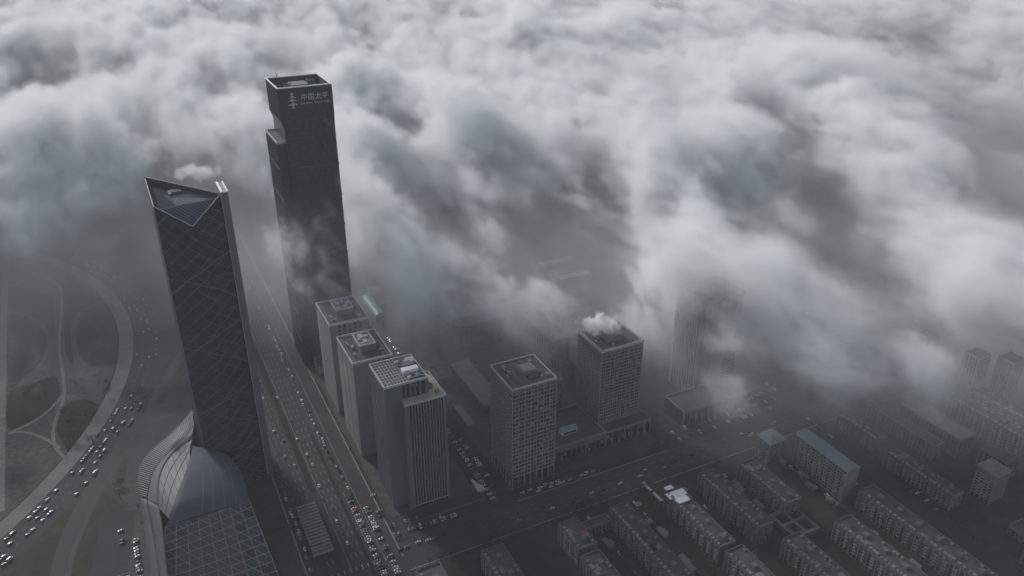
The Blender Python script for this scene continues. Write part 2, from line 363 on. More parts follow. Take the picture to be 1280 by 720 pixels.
# the right-hand fin
fx0, fy0 = l1(597, 57.9); MB().box(fx0, fx0+5, fy0, fy0+25, 0, 263.6).build('end_fin', M['steel'], T1)
MB().box(fx0-.2, fx0+1.4, fy0-.2, fy0+25.2, 263.6, 264.6).box(fx0+4.4, fx0+5.2, fy0-.2, fy0+25.2, 263.6, 264.6).build('fin_coping', M['trim_white'], T1)
MB().box(fx0-.45, fx0-.05, fy0-.5, fy0-.05, 0, 263).build('fin_edge', M['trim'], T1)
# diagrid: curved crossing members over the two front faces and the left face
faces = [(foot[1], foot[2], tops[1], tops[2]), (foot[2], foot[3], tops[2], tops[3])]
seg = [math.dist(f[0], f[1]) for f in faces]; TL = sum(seg)
def facept(s, z, off=.28):
    s = max(0, min(TL, s)); i = 0 if s <= seg[0] else 1
    f = faces[i]; t = (s-(0 if i == 0 else seg[0]))/seg[i]
    x, y = f[0][0]+(f[1][0]-f[0][0])*t, f[0][1]+(f[1][1]-f[0][1])*t
    dx, dy = f[1][0]-f[0][0], f[1][1]-f[0][1]; L = math.hypot(dx, dy)
    zt = f[2]+(f[3]-f[2])*t
    return Vector((x+dy/L*off, y-dx/L*off, z)), zt
def diag(z0, slope, bend, sgn, r_=.2):
    q = MB(); prev = None; N = 18
    for k in range(N+1):
        s = TL*k/N; ss = s if sgn > 0 else TL-s
        z = z0+slope*s+bend*math.sin(s/TL*math.pi)
        p, zt = facept(ss, z)
        ok = 2 < z < zt-.3
        if prev is not None and ok and prev[1]: q.bar(prev[0], p, r_)
        prev = (p, ok)
    if q.v: q.build('diagrid_bar', M['bar'], T1)
for k in range(-5, 24): diag(k*11.5+4, .80, 2.5, 1, .13)
for k in range(-6, 24): diag(k*11.5-6, .95, -2.5, -1, .13)
for k in range(0, 5): diag(k*56.+22, .36+.05*k, 5, 1, .24)
for k in range(0, 5): diag(k*60.-2, .48, 6, -1, .22)
fb = MB()
for k in range(60):
    z = 4+4.2*k
    for i in range(9):
        p, zt = facept(TL*i/9, z, .1); p2, zt2 = facept(TL*(i+1)/9, z, .1)
        if z < min(zt, zt2)-.5 and not (TL*i/9 < seg[0] < TL*(i+1)/9): fb.bar(p, p2, .13)
fb.build('floor_lines', M['dark'], T1, kind='stuff')
q = MB(); q.bar((foot[1][0]-.1, foot[1][1]-.1, 0), (foot[1][0]-.1, foot[1][1]-.1, 260), .3); q.build('corner_edge', M['bar'], T1)
# ---- podium of the diagrid tower: louvred shell, lattice skylight, smooth roof and sloping glass front
POD = thing('tower_podium', 'flared glass and metal podium spreading from the foot of the diagrid tower', 'podium', 530, 0)
def lp(p): a, b = uv(p[0], p[1]); return Vector((b, a-530, p[2]))
def ch(l): return [lp(W3(*p)) for p in l]
O = ch([(240,513,48),(225,530,42),(208,547,36),(190,562,30),(176,580,25),(172.5,600,22),(176,622,18),(181,665,12),(188,714,5),(196,760,1)])
I = ch([(242,532,46),(232,546,44),(219,558,42),(206,571,40),(194,586,38),(187,605,35),(184,625,31),(191,665,22),(199,714,13),(206,760,4)])
LO = ch([(241,548,46),(228,556,45),(215,567,44),(205,581,42),(199,597,40),(197,615,38),(198,633,35),(203,660,31),(209,712,20),(216,760,8)])
LI = ch([(241,560,46),(238,572,46),(233,588,46),(227,604,45),(221,620,43),(216,634,41),(211,648,37),(207,659,33)])
RC = ch([(243,559,47),(262,561,47),(278,566,46),(290,574,45),(299,586,43),(305,600,40),(309,614,37),(312,627,33)])
def cr(P, n):      # resample smoothly
    Q = []
    for i in range(len(P)-1):
        p0 = P[max(i-1,0)]; p1 = P[i]; p2 = P[i+1]; p3 = P[min(i+2,len(P)-1)]
        for k in range(n):
            t = k/n; Q.append(.5*((2*p1)+(p2-p0)*t+(2*p0-5*p1+4*p2-p3)*t*t+(3*p1-p0-3*p2+p3)*t**3))
    return Q+[P[-1]]
def loft(name, a, b, m, seg=1, parent=POD, th=.4, arch=0):
    q = MB(); N = len(a); vs = []
    for i in range(N):
        for j in range(seg+1):
            p = a[i].lerp(b[i], j/seg); p = p+Vector((0, 0, arch*math.sin(math.pi*j/seg))); vs.append(p)
    fs = [(i*(seg+1)+j, (i+1)*(seg+1)+j, (i+1)*(seg+1)+j+1, i*(seg+1)+j+1) for i in range(N-1) for j in range(seg)]
    q.add(vs, fs); o = q.build(name, m, parent)
    for p in o.data.polygons: p.use_smooth = True
    md = o.modifiers.new('thickness', 'SOLIDIFY'); md.thickness = th; md.offset = 0
    return o
O4, I4, LO4, LI4, RC4 = cr(O[:7], 4), cr(I[:7], 4), cr(LO[:7], 4), cr(LI, 3), cr(RC, 3)
loft('shell_base', [p-Vector((0,0,1.2)) for p in O4], [p-Vector((0,0,1.2)) for p in I4], M['dark'])
for i in range(len(O4)*2-3):
    t = i/2; k = int(t); f = t-k
    a = O4[k].lerp(O4[min(k+1, len(O4)-1)], f); b = I4[k].lerp(I4[min(k+1, len(I4)-1)], f)
    MB().bar(a, b, .33).build('louvre_slat', M['stone_blue'], POD)
loft('shell_band', cr(I[:7], 4), LO4, M['shell'], 2)
loft('shell_wall', cr(O[6:], 4), cr(I[6:], 4), M['shell'], 2)
loft('shell_wall', cr(I[6:], 4), cr(LO[6:], 4), M['shell'], 2)
for nm, ln in (('shell_edge', cr(O, 4)), ('shell_edge', cr(I, 4)), ('shell_edge', cr(LO, 4))):
    q = MB()
    for a, b in zip(ln, ln[1:]): q.bar(a+Vector((0,0,.3)), b+Vector((0,0,.3)), .3)
    q.build(nm, M['dark'], POD)
q = MB()
pa, pb, pc = cr(O[6:], 5), cr(I[6:], 5), cr(LO[6:], 5)
for a, b, e in list(zip(pa, pb, pc))[1:]: q.bar(a+Vector((0,0,.25)), b+Vector((0,0,.25)), .1); q.bar(b+Vector((0,0,.25)), e+Vector((0,0,.25)), .1)
for a, b in list(zip(cr(I[:7], 5), cr(LO[:7], 5)))[2:]: q.bar(a+Vector((0,0,.25)), b+Vector((0,0,.25)), .1)
q.build('panel_joints', M['dark'], POD, kind='stuff')
# outer wall under the shell down to the ground
q = MB(); oo = cr(O, 3)
for a, b in zip(oo, oo[1:]): q.add([Vector((a.x+1.5, a.y, 0)), Vector((b.x+1.5, b.y, 0)), b+Vector((.4,0,-1.3)), a+Vector((.4,0,-1.3))], [(0,1,2,3)])
q.build('shell_skirt', M['shell'], POD)
# lattice skylight of separate panes
rows = 9; colsn = 3
la, lb = cr(LO[:7], 3), cr([LI[0].lerp(LI[6], i/6) if False else LI[i] for i in range(7)], 3)
def at_(P, t): k = min(int(t*(len(P)-1)), len(P)-2); return P[k].lerp(P[k+1], t*(len(P)-1)-k)
def gridpt(P, Q, s, t): return at_(P, s).lerp(at_(Q, s), t)
def panes(P, Q, nr, nc, mfun, skew, gap=.06, barr=.22, mbar=None):
    for i in range(nr):
        for j in range(nc):
            s0, s1, t0, t1 = i/nr, (i+1)/nr, j/nc, (j+1)/nc
            sk = skew/nr
            c = [gridpt(P, Q, min(1, max(0, s0+sk*t0)), t0), gridpt(P, Q, min(1, max(0, s1+sk*t0)), t0), gridpt(P, Q, min(1, max(0, s1+sk*t1)), t1), gridpt(P, Q, min(1, max(0, s0+sk*t1)), t1)]
            if (c[0]-c[1]).length < .5 and (c[2]-c[3]).length < .5: continue
            mid = (c[0]+c[1]+c[2]+c[3])/4; c2 = [p.lerp(mid, gap) for p in c]
            MB().slab(c2, .12).build('pane', mfun(i, j), POD)
    for i in range(nr+1):
        q = MB()
        for j in range(nc):
            f = lambda t: gridpt(P, Q, min(1, max(0, i/nr+skew/nr*t)), t)
            q.bar(f(j/nc), f((j+1)/nc), barr)
        q.build('lattice_bar', mbar or M['steel'], POD)
    for j in range(nc+1):
        q = MB()
        for i in range(nr): q.bar(gridpt(P, Q, i/nr, j/nc), gridpt(P, Q, (i+1)/nr, j/nc), barr)
        q.build('lattice_bar', mbar or M['steel'], POD)
M['lattice_glass'] = mat('lattice_glass', (.075, .09, .10), .65, .12, .1, spec=.5)
M['lattice_teal'] = mat('lattice_teal', (.045, .060, .066), .4, .2, .1, spec=.5)
M['lattice_dark'] = mat('lattice_dark', (.022, .027, .032), .4, .2, .1, spec=.5)
panes(la, lb, 9, 3, lambda i, j: M['lattice_glass'], 1.6, mbar=M['dark'])
dome = loft('dome_roof', LI4, RC4, M['panel_smooth'], 10, arch=1.5)
# seams on the smooth roof
for t in (.42, .56, .70, .84):
    q = MB()
    pts = [a.lerp(b, t)+Vector((0,0,1.5*math.sin(math.pi*t)+.22)) for a, b in zip(LI4, RC4)][9:]
    for a, b in zip(pts, pts[1:]): q.bar(a, b, .16)
    q.build('roof_seam', M['steel'], POD)
q = MB(); q.bar(LI[7], RC[7], .45); q.build('eave_beam', M['steel'], POD)
# sloping glass front
BL, BR = Vector((-41, 486-530, 0)), Vector((42, 468-530, 0))
fl, fr = [LI[7].lerp(BL, i/8) for i in range(9)], [RC[7].lerp(BR, i/8) for i in range(9)]
def fm(i, j):
    if i == 0: return M['lattice_dark'] if j % 2 == 0 else M['lattice_teal']
    if i == 1 and j < 3: return M['lattice_dark'] if j % 2 else M['lattice_teal']
    if j == 0 or j >= 6: return M['lattice_teal'] if (i+j) % 3 else M['lattice_dark']
    return M['brown']
panes(fl, fr, 9, 8, fm, -1.4, gap=.05, barr=.26, mbar=M['plant'])
for j in range(-6, 8):
    q = MB()
    for i in range(9):
        c0, c1 = j+i*.8, j+(i+1)*.8
        if 0 <= c0 and c1 <= 8: q.bar(gridpt(fl, fr, i/9, c0/8)+Vector((0,-.2,.2)), gridpt(fl, fr, (i+1)/9, c1/8)+Vector((0,-.2,.2)), .16)
    if q.v: q.build('lattice_brace', M['plant'], POD)
q = MB(); q.add([LI[7], BL, Vector((BL.x+6, 20, 0)), Vector((LI[7].x+6, 20, 30))], [(0,1,2,3)]); q.build('side_wall', M['shell'], POD)
q = MB(); q.add([RC[7], BR, Vector((BR.x-6, 40, 0)), Vector((RC[7].x-1, 30, 33))], [(3,2,1,0)]); q.build('side_wall', M['glass_t1'], POD)
for k in range(7):   # diagonals of the right flank
    a = RC[7].lerp(BR, k/7)+Vector((.3,0,0)); b = Vector((RC[7].x-1, 30, 33)).lerp(Vector((BR.x-6, 40, 0)), min(1, (k+1.5)/7))+Vector((.3,0,0))
    MB().bar(a, b, .25).build('lattice_bar', M['steel'], POD)
# ---------------------------------------------------------------- tall signed tower
T2 = thing('signed_tower', 'tallest dark tower with a pine tree logo and white crown edge, rising from the cloud', 'skyscraper', 762, 129)
MB().box(10.9, 59.2, .2, 53.2, 0, 262).build('main_shaft', M['glass_t2'], T2)
MB().box(2.5, 12.5, 3, 52, 0, 249).build('side_shaft', M['glass_t2'], T2)
MB().ring(2.3, 12.5, 2.8, 52.2, 248, 250.6, .5).build('setback_parapet', M['trim'], T2)
MB().box(2.9, 12.3, 3.4, 51.6, 247.2, 249.4).build('setback_roof', M['roof'], T2)
q = MB(); q.add([(10.9,.15,262.01),(59.3,.15,262.01),(59.3,53.3,262.01),(10.9,53.3,262.01),(8.6,0,270),(59.4,0,270),(59.4,53.4,270),(8.6,53.4,270)], [(3,2,1,0),(0,1,5,4),(1,2,6,5),(2,3,7,6),(3,0,4,7)])
q.add([(8.6,0,270),(59.4,0,270),(59.4,53.4,270),(8.6,53.4,270),(8.6,0,300),(59.4,0,300),(59.4,53.4,300),(8.6,53.4,300)], [(0,1,5,4),(1,2,6,5),(2,3,7,6),(3,0,4,7)])
q.build('upper_shaft', M['glass_t2'], T2)
# inner crown walls and roof deck
q = MB(); q.ring(8.8, 59.2, .2, 53.2, 292, 299.9, .9); q.build('crown_wall', M['dark'], T2)
MB().box(9.6, 58.4, 1, 52.4, 289.5, 291.5).build('roof', M['dark'], T2)
MB().ring(8.3, 59.7, -.3, 53.7, 300, 300.9, 1.1).build('crown_coping', M['trim_white'], T2)
MB().box(24, 44, 16, 38, 291.5, 297).build('roof_house', M['solar'], T2); MB().box(26, 42, 18, 36, 297, 298.5).build('helipad', M['stone_blue'], T2)
r = random.Random(5)
for k in range(26):    # pale roof machines in rows along the walls
    s = k/26*2; a, b = (11+s*23, 45+r.uniform(-1, 3)) if k % 2 else (11+r.uniform(0, 3), 6+s*20)
    if k > 20: a, b = 50+r.uniform(-2, 3), 10+(k-20)*6
    MB().box(a, a+r.uniform(1, 2.6), b, b+r.uniform(1, 2.6), 291.5, 293.5+r.uniform(0, 2.5)).build('roof_unit', M['trim' if k % 3 else 'plant'], T2)
for a in (46, 49, 52): MB().box(a, a+1.8, 44, 50, 294, 297).build('cooling_unit', M['cyan'], T2)
for a, b in ((20, 5), (16, 48)): MB().bar((a, b, 291), (a+3, b+2, 304), .2).build('mast', M['dark'], T2)
q = MB()
for k in range(40):
    y0 = k*1.3+.6
    x = 9.2+k*1.28
    if x < 59: q.box(x-.14, x+.14, -.45, -.02, 270, 300); q.box(x-.14, x+.14, 53.42, 53.85, 270, 300)
    q.box(8.1, 8.58, y0-.14, y0+.14, 270, 300); q.box(59.42, 59.9, y0-.14, y0+.14, 270, 300)
q.build('upper_fins', M['fin_dark'], T2, kind='stuff')
q = MB()
for k in range(45):
    x = .4+k*1.32
    if x < 2.6: continue
    if x < 12: q.box(x-.13, x+.13, 2.55, 2.98, 0, 248)
    elif x > 13: q.box(x-.13, x+.13, -.3, .18, 0, 262)
for k in range(39):
    y = 3.4+k*1.33; q.box(2.05, 2.48, y-.13, y+.13, 0, 248); q.box(59.22, 59.6, y-.13, y+.13, 0, 262)
for k in range(1, 59): q.box(2.3, 12.4, 2.7, 2.97, k*4.2-.12, k*4.2+.12); q.box(2.2, 2.47, 3, 52, k*4.2-.12, k*4.2+.12)
for k in range(1, 62): q.box(12.6, 59.3, -.1, .17, k*4.2-.12, k*4.2+.12)
q.build('lower_fins', M['fin_dark'], T2, kind='stuff')
for z in (30., 62., 94., 126., 158., 190., 222.): MB().box(12.7, 59.7, -.4, .15, z, z+2.2).box(2, 12.6, 2.4, 2.95, z, z+2.2).box(1.95, 2.45, 3, 52, z, z+2.2).build('refuge_floor', M['dark'], T2)
# pine logo and lettering on the front of the crown
q = MB()
for k, (hw, z) in enumerate(((2.0, 296.2), (3.3, 293.3), (4.4, 290.0), (5.2, 286.4))):
    for s in (-1, 1):
        q.add([(21.5, -.9, z), (21.5+s*hw, -.9, z-2.5), (21.5+s*hw*.55, -.9, z-2.3), (21.5+s*.3, -.9, z-2.6), (21.5, -.6, z), (21.5+s*hw, -.6, z-2.5), (21.5+s*hw*.55, -.6, z-2.3), (21.5+s*.3, -.6, z-2.6)],
              [(0,1,2,3),(7,6,5,4),(0,4,5,1),(1,5,6,2),(2,6,7,3)] if s > 0 else [(3,2,1,0),(4,5,6,7),(1,5,4,0),(2,6,5,1),(3,7,6,2)])
q.box(20.8, 22.2, -.9, -.6, 280.6, 285.4); q.box(21.1, 21.9, -.9, -.6, 285.4, 296)
q.add([(19.6,-.9,280.6),(21.5,-.9,283.6),(23.4,-.9,280.6),(19.6,-.6,280.6),(21.5,-.6,283.6),(23.4,-.6,280.6)], [(0,2,1),(3,4,5),(0,1,4,3),(1,2,5,4),(2,0,3,5)])
q.build('pine_logo', M['sign'], T2)
def letters(s, x, z, size, name, sp):
    for i, c in enumerate(s):
        if c == ' ': continue
        cu = bpy.data.curves.new(name, 'FONT'); cu.body = c; cu.size = size; cu.extrude = .12; cu.align_x = 'CENTER'
        o = bpy.data.objects.new(name, cu); LINK(o); bpy.context.view_layer.update()
        me = bpy.data.meshes.new_from_object(o.evaluated_get(bpy.context.evaluated_depsgraph_get())); bpy.data.objects.remove(o)
        o = put(name, me, T2); o.location = (x+i*sp, -.75, z); o.rotation_euler = (math.pi/2, 0, 0)
        me.materials.clear(); me.materials.append(M['sign'])
letters('中国太平', 32.5, 288.2, 6.6, 'sign_character', 6.6)
letters('CHINA TAIPING', 29.5, 283.6, 3.1, 'sign_letter', 2.15)
# podium foot of the tall tower
P2 = thing('low_annex', 'low dark annex at the foot of the tallest tower', 'annex', 745, 140)
MB().box(0, 50, 0, 16, 0, 10).build('body', M['stone_blue'], P2); roof_kit(P2, 0, 50, 0, 16, 10.8, M['roof'], M['concrete_dark'])
q = MB()
for k in range(16): q.box(1+k*3, 2+k*3, -.3, -.02, 0, 9)
q.build('fins', M['trim'], P2, kind='stuff')
# ---------------------------------------------------------------- three office towers along the boulevard
def bands(t, x0, x1, y0, y1, z0, z1, step, m, name='spandrels', h=1.2):
    q = MB(); z = z0+2.2
    while z < z1-1: q.box(x0, x1, y0, y1, z, z+h); z += step
    q.build(name, m, t, kind='stuff')
def office(t, w, dd, h, front, side, m, zt=None):
    MB().box(1.1, w-1.1, 1.1, dd-1.1, 0, h-.7).build('glazing', M['glass'], t)
    slot_wall(t, 0, w, 0, (0, h-.7), front, m); slot_wall(t, 0, w, dd-1, (0, h-.7), front, m)
    slot_wall(t, 1.02, dd-1.02, 0, (0, h-.7), side, m, side='left'); slot_wall(t, 1.02, dd-1.02, w-1, (0, h-.7), side, m, side='left')
    bands(t, .35, w-.35, .35, dd-.35, 6, h-2, 4., m, 'floor_spandrels')
B1 = thing('office_tower', 'farthest of three grey office towers, dark slots under its roof edge', 'office tower', 664, 140)
office(B1, 38, 52, 98, [(8,10.6),(13,15.6),(18,20.6),(23,25.6),(28,30.6)], [(6,7.5),(14,15.5),(22,23.5),(30,31.5),(38,39.5)], M['concrete'])
MB().box(6, 33, -.35, -.03, 0, 76).build('blank_panel', M['concrete'], B1)
B2 = thing('office_tower', 'middle one of three grey office towers, square roof house amid its roof', 'office tower', 588, 140)
office(B2, 36, 52, 98, [(16.5,19),(22,24),(27,29),(31.5,33)], [(5,6.5),(20,21.5),(35,36.5)], M['concrete'])
for b, hh in ((B1, 98), (B2, 98)):
    ww = 38 if b is B1 else 36
    roof_kit(b, 0, ww, 0, 52, hh, M['roof'], M['trim'], 1.4, 1.0)
    MB().ring(3, ww-3, 3, 49, hh, hh+.7, .5).build('inner_kerb', M['concrete'], b)
    MB().box(12, ww-10, 17, 39, hh, hh+6).build('roof_house', M['roof_light'], b)
    MB().ring(11.5, ww-9.5, 16.5, 39.5, hh+6, hh+7.2, .8).build('roof_house_parapet', M['trim'], b)
    equip(b, 13, ww-11, 19, 37, hh+6, 9, 3 if b is B1 else 4, M['trim'])
    equip(b, 4, 12, 4, 46, hh, 5, 31 if b is B1 else 41)
    equip(b, ww-9, ww-3, 4, 46, hh, 4, 32 if b is B1 else 42)
MB().box(30, 42, -8, 8, 0, 84).build('corner_block', M['concrete_dark'], B1)
B3 = thing('office_tower', 'nearest office tower with gridded roof and finned wing', 'office tower', 501, 144)
MB().box(1, 35.4, 10, 47, 0, 117.2).build('glazing', M['glass_teal'], B3)
MB().box(0, 14.6, 9, 48, 0, 117.3).build('blank_wall', M['stone_blue'], B3)
MB().box(0.02, 36, 40, 48.02, 0, 117.1).build('rear_wall', M['stone_blue'], B3)
for x in (16.5, 20.5, 24.5, 28.5, 33.5): MB().box(x, x+1.3, 9, 10.2, 0, 117.1).build('pier', M['stone_blue'], B3)
for k in range(8): MB().box(35.4, 36.1, 9.5+k*4.2, 10.7+k*4.2, 0, 117.1).build('pier', M['stone_blue'], B3)
for k in range(9): MB().box(-.3, -.02, 10+k*4.4, 10.4+k*4.4, 2, 116).build('wall_joint', M['concrete_dark'], B3)
roof_kit(B3, 0, 36, 9, 48, 118, M['roof'], M['trim'], 1.3, .8)
for k in range(1, 8): MB().box(.9+k*2.6, 1.25+k*2.6, 10, 47, 118.4, 118.9).build('roof_beam', M['trim'], B3)
for k in range(1, 9): MB().box(1, 35, 9.6+k*4.2, 9.95+k*4.2, 118.9, 119.3).build('roof_beam', M['trim'], B3)
MB().box(20, 33, 22, 27, 118, 121.5).build('roof_unit', M['trim_white'], B3); MB().box(23, 30, 29, 35, 118, 122).build('roof_unit', M['roof_light'], B3)
MB().box(28, 34, 34, 42, 118, 121).build('roof_unit', M['trim'], B3); equip(B3, 18, 34, 12, 44, 118, 14, 8, M['trim'])
# the finned wing
MB().box(13.6, 46.2, .8, 38.5, 0, 103).build('wing_glazing', M['glass_teal'], B3)
MB().box(12, 16.5, 0, 9, 0, 103.6).build('wing_end_wall', M['stone_blue'], B3)
MB().box(45.6, 47.2, -.1, 39, 0, 103.4).build('wing_side_wall', M['stone_blue'], B3)
fmh = MB().box(-.42, .42, -.6, .9, 4, 102.8).mesh('fin', M['concrete'])
for k in range(12): put('fin', fmh, B3, (18.3+k*2.42, 0, 0))
bands(B3, 16.6, 45.5, .3, .75, 4, 102, 4, M['dark'], 'spandrels', .8)
MB().box(12.8, 46.4, .9, 38.2, 103, 103.8).build('wing_roof', M['beige'], B3)
q = MB(); q.box(12, 47.3, -.15, .6, 102.9, 105); q.box(46.5, 47.3, .6, 39, 103.5, 105); q.box(36.2, 46.5, 38.2, 39, 103.5, 105)
q.build('wing_parapet', M['trim'], B3); equip(B3, 37, 45, 6, 34, 103.8, 5, 15, M['roof_light'])
bands(B3, 12.2, 46.9, .2, .7, 0, 4.5, 9, M['trim'], 'canopy_edge', .6)
PL = thing('paved_platform', 'dark blue raised forecourt deck in front of the finned office wing', 'platform', 486, 150)
MB().box(0, 66, 0, 12, 0, .9).build('deck', M['asphalt_dark'], PL)
MB().ring(-.3, 66.3, -.3, 12.3, 0, 1.3, .3).build('edge', M['concrete_dark'], PL)
# low link behind the three towers
LB = thing('low_gallery', 'low flat roofed gallery running behind the three office towers', 'gallery', 560, 186)
MB().box(0, 20, 0, 170, 0, 9).build('body', M['render'], LB); roof_kit(LB, 0, 20, 0, 170, 9.8, M['roof'], M['concrete'])
for k in range(14): MB().box(8+2*(k % 2), 11+2*(k % 2), 6+k*12, 9+k*12, 9.8, 11.5).build('roof_unit', M['plant'], LB)
q = MB()
for k in range(42): q.box(20.02, 20.3, 1+k*4, 3.2+k*4, 2, 7)
q.build('windows', M['glass'], LB, kind='stuff')
# ---------------------------------------------------------------- gridded apartment tower
B4 = thing('apartment_tower', 'gridded apartment tower with clear flat roof, standing alone in the centre foreground', 'apartment tower', 486, 242.5)
grid_tower(B4, 41.5, 42, 101, 7, 7, 22, 12, M['grid_wall'], M['glass'], .8, 1.05)
roof_kit(B4, 0, 41.5, 0, 42, 101.6, M['roof'], M['trim'], 1.1, .55)
MB().box(18, 31, 14, 28, 101.6, 105.2).build('roof_house', M['roof_light'], B4); MB().box(19, 30, 15, 27, 105.2, 105.8).build('roof_house_top', M['teal'], B4)
MB().box(20, 28, 8.5, 14, 101.6, 103.4).build('roof_house', M['roof'], B4)
for k in range(5): MB().box(5+k*7, 5.4+k*7, 1, 41, 101.65, 101.9).build('roof_seam', M['roof_light'], B4)
equip(B4, 3, 15, 3, 38, 101.6, 5, 51)
equip(B4, 31, 39, 5, 38, 101.6, 4, 52)
q = MB()
for k in range(22): q.box(41.6, 42.8, 36+0, 41, 14+k*4, 15+k*4)
q.build('balconies', M['render_pale'], B4, kind='stuff')
PB = thing('shop_podium', 'long low shop podium joining the two gridded apartment towers', 'podium', 502, 285)
MB().box(0, 62, .8, 14, 0, 13).build('body', M['glass'], PB)
for k in range(13): MB().box(k*5.1, k*5.1+.7, 0, .9, 0, 13).build('pier', M['render'], PB)
MB().box(0, 62, -.2, .7, 9.4, 13.6).build('fascia', M['stone_blue'], PB)
roof_kit(PB, 0, 62, 0, 52, 14.6, M['roof'], M['concrete'])
MB().box(2, 60, 14, 51, 0, 13.8).build('rear_body', M['render'], PB)
RH = thing('roof_pavilion', 'small teal and white glazed pavilion standing on the shop podium roof', 'pavilion', 516, 309, z=14.6)
MB().box(0, 16, 0, 7, 0, 4).build('body', M['trim_white'], RH)
q = MB(); q.add([(-.5,-.5,4),(16.5,-.5,4),(16.5,3.5,6),(-.5,3.5,6),(-.5,7.5,4),(16.5,7.5,4)], [(0,1,2,3),(3,2,5,4),(0,3,4),(1,5,2)]); q.build('roof', M['cyan'], RH)
MB().box(1, 15, -.3, -.03, .8, 3.2).build('window', M['glass_teal'], RH)
# second gridded tower
B5 = thing('apartment_tower', 'second gridded apartment tower with white steam drifting off its hazy roof', 'apartment tower', 517, 348)
grid_tower(B5, 45, 42, 92, 9, 8, 22, 13, M['render_pale'], M['glass'], .85, 1.0)
roof_kit(B5, 0, 45, 0, 42, 92.6, M['roof'], M['trim'], 2.2, .8)
MB().box(14, 30, 12, 30, 92.6, 99).build('roof_house', M['concrete'], B5); equip(B5, 3, 42, 3, 38, 92.6, 10, 61)
P5 = thing('shop_podium', 'colonnaded street podium under the steaming apartment tower', 'podium', 502, 347.6)
MB().box(0, 50, .8, 14.6, 0, 13).build('body', M['glass'], P5)
for k in range(8): MB().box(k*7, k*7+1, 0, .9, 0, 13).build('pier', M['render_pale'], P5)
roof_kit(P5, 0, 50, 0, 14.8, 14.4, M['roof'], M['concrete'])
# hazy tall tower behind
B6 = thing('office_tower', 'tall purplish grey tower fading into the cloud beyond the street podium', 'office tower', 524, 466)
MB().box(1, 49, 1, 41, 0, 111).build('glazing', M['glass'], B6)
slot_wall(B6, 0, 30, 0, (0, 111), [(3+k*3.2, 4.6+k*3.2) for k in range(8)], M['concrete'])
slot_wall(B6, 0, 42, 0, (0, 110.9), [(4+k*4, 5.8+k*4) for k in range(9)], M['concrete'], side='left')
slot_wall(B6, 30, 50, 4, (0, 92), [(32+k*3, 33.8+k*3) for k in range(6)], M['concrete_dark'])
slot_wall(B6, 5.1, 42, 49, (0, 92), [(8+k*4, 9.8+k*4) for k in range(8)], M['concrete_dark'], side='left')
MB().box(28.5, 31, -1, 4, 0, 110.5).build('corner_pier', M['stone_blue'], B6); MB().box(-.4, 2.5, -.6, 2.2, 0, 111.4).build('corner_pier', M['stone_blue'], B6)
bands(B6, .4, 49.6, .45, 41.6, 4, 109, 4, M['concrete_dark'], 'spandrels', .9)
roof_kit(B6, 0, 50, 0, 42, 112, M['roof'], M['concrete'])
P6 = thing('shop_podium', 'wide low podium with tall pillars at the foot of the purplish tower', 'podium', 494, 430)
MB().box(0, 78, 1.6, 30, 0, 15).build('body', M['lattice_dark'], P6)
for k in range(11): MB().box(k*7.7, k*7.7+.8, 0, 1, 0, 16).build('pillar', M['render_pale'], P6)
MB().box(-.3, 78.3, -.3, .8, 15, 18).build('fascia', M['render_pale'], P6)
roof_kit(P6, 0, 78, 0, 30, 17, M['roof'], M['concrete'])
# ---------------------------------------------------------------- blocks behind, half lost in fog
def block(name, label, cat, u0, u1, v0, v1, h, m, m_roof='roof', pil=4., wins=True, ph=1.2, units=6, seed=1, group=None, mtrim='concrete', pitched=False):
    t = thing(name, label, cat, u0, v0, group); w_, d_ = v1-v0, u1-u0
    MB().box(0, w_, 0, d_, 0, h-.8).build('walls', M[m], t)
    if pitched:
        q = MB(); e = 1.; k = min(w_, d_)*.5
        if d_ >= w_: q.add([(-e,-e,h-.8),(w_+e,-e,h-.8),(w_+e,d_+e,h-.8),(-e,d_+e,h-.8),(w_/2,k,h+pitched),(w_/2,d_-k,h+pitched)], [(0,1,4),(1,2,5,4),(2,3,5),(3,0,4,5),(3,2,1,0)])
        else: q.add([(-e,-e,h-.8),(w_+e,-e,h-.8),(w_+e,d_+e,h-.8),(-e,d_+e,h-.8),(k,d_/2,h+pitched),(w_-k,d_/2,h+pitched)], [(0,1,5,4),(1,2,5),(2,3,4,5),(3,0,4),(3,2,1,0)])
        q.build('roof', M[m_roof], t)
    else: roof_kit(t, 0, w_, 0, d_, h, M[m_roof], M[mtrim], ph, .5)
    if wins:
        q = MB(); z = 1.2
        while z < h-2.6:
            y = 1.6
            while y < d_-2: q.box(-.12, .05, y, y+1.5, z, z+1.5); q.box(w_-.05, w_+.12, y, y+1.5, z, z+1.5); y += 3.1
            x = 1.6
            while x < w_-2: q.box(x, x+1.4, -.12, .05, z, z+1.5); q.box(x, x+1.4, d_-.05, d_+.12, z, z+1.5); x += 3.3
            z += 3.
        q.build('windows', M['glass'], t, kind='stuff')
    if pil:
        n = int(d_/pil)
        pm = MB().box(-.55, -.02, -.35, .35, 0, h-.2).mesh('pilaster', M['render_pale'])
        for k in range(n+1): put('pilaster', pm, t, (0, .5+(d_-1)*k/n, 0))
    return t
block('slab_block', 'long dark slab block across the back of the hazy courtyard', 'apartment block', 722, 740, 294, 366, 31, 'concrete_dark', pil=0, units=4)
block('slab_block', 'tall hazy residential block with vertical ribs behind the central apartment tower', 'apartment block', 616, 700, 352, 374, 52, 'render', pil=5)
block('slab_block', 'ribbed block left of the steaming tower, half lost in fog', 'apartment block', 560, 600, 316, 334, 44, 'render', pil=5)
block('low_shed', 'low striped shed behind the central apartment tower', 'shed', 600, 690, 268, 290, 9, 'render', pil=0, m_roof='roof_light')
